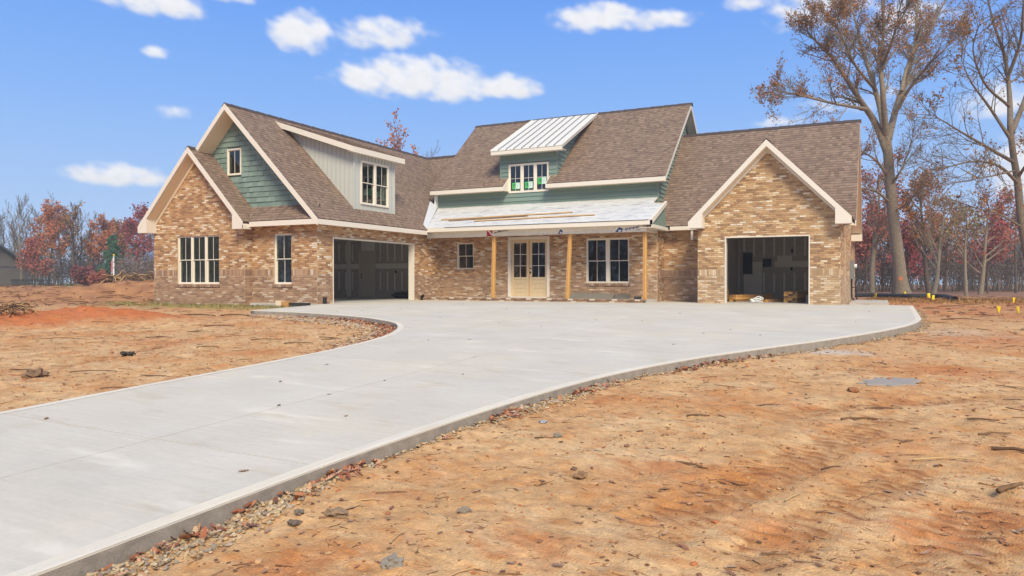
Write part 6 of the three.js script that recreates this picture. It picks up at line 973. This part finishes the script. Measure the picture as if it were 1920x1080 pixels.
// ---- the two big trees on the right, limbs laid out one by one
function limbTree(seed, base, d0, trunk, limbs, o) {
  const t = new Tree(seed, o), b = at(base[0], base[1], d0); b.y = ground(b.x, -b.z, false) - 0.15;
  const P = (px, py, dd = 0) => at(px, py, d0 + dd).sub(b);
  const run = (list, r0, r1, lv, seg) => { const c = new THREE.CatmullRomCurve3(list.map((q) => q.isVector3 ? q : P(...q))), n = Math.max(8, list.length * 4), pts = c.getPoints(n), rads = pts.map((_, i) => r0 + (r1 - r0) * (i / n) ** 0.8); t.w.tube(pts, rads, seg, false); return [pts, rads, c.getLength()]; };
  const tr = trunk.map((q) => P(...q)); tr[0].set(tr[0].x, 0, tr[0].z);
  { const c = new THREE.CatmullRomCurve3(tr), n = 30, pts = c.getPoints(n), R = o.trunkR; t.w.tube(pts, pts.map((_, i) => (R[0] + (R[1] - R[0]) * i / n) * (1 + (o.flare ?? 0.8) * Math.exp(-i / 1.6))), 18, false); }
  for (const [list, r0, r1] of limbs) {
    const [pts, rads, L] = run(list, r0, r1, 1, 9), R = t.R, m = Math.round(L * o.perM);
    for (let i = 0; i < m; i++) {
      const f = rr(0.22, 1, R) * (pts.length - 1.01), j = Math.floor(f), q = pts[j].clone().lerp(pts[j + 1], f - j), ax = new THREE.Vector3().subVectors(pts[j + 1], pts[j]).normalize(), perp = new THREE.Vector3(R() - 0.5, R() - 0.5, R() - 0.5).cross(ax).normalize(), an = rr(0.35, 0.95, R), nd = ax.multiplyScalar(Math.cos(an)).addScaledVector(perp, Math.sin(an)).add(new THREE.Vector3(0, 0.12, 0)).normalize();
      t.branch(q, nd, rr(1.2, 3.0, R) * o.size * (1 - 0.35 * f / pts.length), Math.max(0.018, rads[j] * 0.42), 1);
    }
  }
  return [t, b];
}
{
  const [t, b] = limbTree(1001, [1690, 556], 43, [[1691, 556], [1686, 500], [1676, 420], [1668, 340], [1664, 290], [1660, 250]], [
    [[[1662, 285], [1640, 232], [1612, 190, -1], [1588, 152, -2], [1560, 112, -2], [1532, 82, -3], [1512, 60, -3]], 0.234, 0.032], [[[1622, 205, -1], [1592, 200, -2], [1550, 192, -3], [1508, 182, -4], [1468, 174, -4], [1446, 168, -5]], 0.109, 0.016], [[[1660, 262], [1646, 192, 1], [1632, 148, 1], [1618, 102, 2], [1606, 58, 2], [1592, 4, 3]], 0.203, 0.032], [[[1660, 258], [1654, 180, -1], [1650, 120, -1], [1654, 58, -1], [1648, -30, -1]], 0.203, 0.040],
    [[[1664, 262], [1681, 195, 1], [1699, 142, 2], [1712, 90, 2], [1716, 38, 3], [1722, -30, 3]], 0.218, 0.040], [[[1676, 215, 0], [1704, 166, -1], [1736, 126, -2], [1768, 94, -3], [1800, 62, -3]], 0.125, 0.016], [[[1688, 172, 1], [1702, 118, 2], [1734, 66, 3], [1762, 18, 4], [1780, -30, 4]], 0.117, 0.024], [[[1641, 170, 0], [1600, 120, -3], [1572, 60, -4], [1548, 20, -5]], 0.109, 0.016], [[[1664, 330], [1640, 300, -1], [1612, 285, -2], [1590, 282, -2]], 0.101, 0.016], [[[1668, 350], [1690, 316, -1], [1706, 272, -1], [1714, 232, -2]], 0.078, 0.012], [[[1667, 380], [1640, 358, -1], [1612, 352, -1], [1590, 350, 0]], 0.086, 0.016], [[[1618, 104, 2], [1580, 60, 5], [1560, 10, 6]], 0.078, 0.016], [[[1655, 120, -1], [1676, 60, -4], [1690, -10, -5]], 0.094, 0.016], [[[1671, 400], [1700, 380, -1], [1730, 350, -2]], 0.055, 0.010],
  ], { ...BARE, levels: 3, kids: [0, 7, 6], ratio: [0, 0.55, 0.55], from: [0.2, 0.2, 0.15], thin: 0.55, minR: 0.009, wander: 0.36, lift: 0.05, leafN: 2, leafSize: 0.11, leafSpread: 0.25, pal: LEAF.brown.concat(LEAF.brown, LEAF.rust), patchy: true, patchCut: -0.05, perM: 3.5, size: 1, trunkR: [0.35, 0.24], flare: 1.2 });
  const g = t.build('oak_tree', 'tall oak with thick pale trunk and sparse rust leaves rising beside the right garage', b, barkPale, RG);
  const mk = mesh('paint_mark', new THREE.CircleGeometry(0.13, 18).rotateY(0.46), std(C(190, 116, 80), 0.9), g); const q = at(1689, 522, 43 - 0.74); mk.position.copy(q.sub(b));
}
{
  const [t, b] = limbTree(1002, [1945, 566], 34, [[1945, 568], [1930, 500], [1914, 410], [1906, 335], [1898, 288], [1892, 235]], [
    [[[1909, 345], [1872, 312, -1], [1822, 303, -2], [1772, 314, -2], [1728, 318, -3]], 0.084, 0.009], [[[1900, 305], [1852, 278, -1], [1804, 250, -2], [1764, 226, -2], [1738, 214, -3]], 0.091, 0.009], [[[1894, 262], [1852, 200, 0], [1816, 150, -1], [1800, 112, -1]], 0.091, 0.011], [[[1893, 245], [1890, 170, 1], [1882, 110, 1], [1862, 50, 0], [1846, -10, 0]], 0.140, 0.030], [[[1895, 250], [1925, 170, 2], [1940, 90, 3], [1935, 10, 3]], 0.140, 0.038], [[[1914, 425], [1872, 402, -1], [1822, 388, -2], [1778, 372, -2]], 0.056, 0.007], [[[1902, 320], [1860, 330, -2], [1806, 340, -4], [1760, 350, -4]], 0.049, 0.007], [[[1886, 150, 1], [1910, 80, 0], [1916, 10, -1], [1920, -30, -1]], 0.091, 0.022], [[[1890, 200, 0], [1840, 150, -3], [1822, 90, -4], [1836, 40, -5]], 0.070, 0.009], [[[1906, 335], [1935, 290, -1], [1960, 240, -2]], 0.084, 0.022],
  ], { ...BARE, levels: 3, kids: [0, 7, 5], ratio: [0, 0.55, 0.55], from: [0.2, 0.2, 0.15], thin: 0.5, minR: 0.008, wander: 0.32, lift: 0.03, leafN: 1, leafSize: 0.12, leafSpread: 0.2, pal: LEAF.brown, patchy: true, patchCut: 0.12, perM: 2.2, size: 0.95, trunkR: [0.2, 0.12], flare: 0.5 });
  t.build('bare_oak_tree', 'large nearly bare tree leaning in at the right frame edge', b, barkGrey, RG);
}
// trees behind the photographer, which the panes mirror
[[10, -24, 15], [3, -30, 17], [-6, -28, 16], [-14, -33, 17], [17, -20, 14], [-22, -30, 16]].forEach(([x, s, h], i) => { const t = new Tree(1200 + i * 7, { ...BARE, ...leafy(LEAF.brown, { leafN: 3, leafSize: 0.25 }) }); t.branch(new THREE.Vector3(0, 0, 0), new THREE.Vector3(0, 1, 0), h * 0.86, 0.26, 0); t.build('roadside_tree', ['brown leaved tree behind the camera, first from the right', 'brown leaved tree behind the camera, third from the right', 'brown leaved tree behind the camera, fourth from the right', 'brown leaved tree behind the camera, fifth from the right', 'brown leaved tree behind the camera, at far right', 'brown leaved tree behind the camera, at far left'][i], V(x, ground(x, s, false) - 0.1, s), barkGrey, 'trees behind the camera'); });
renderer.render(scene, camera);
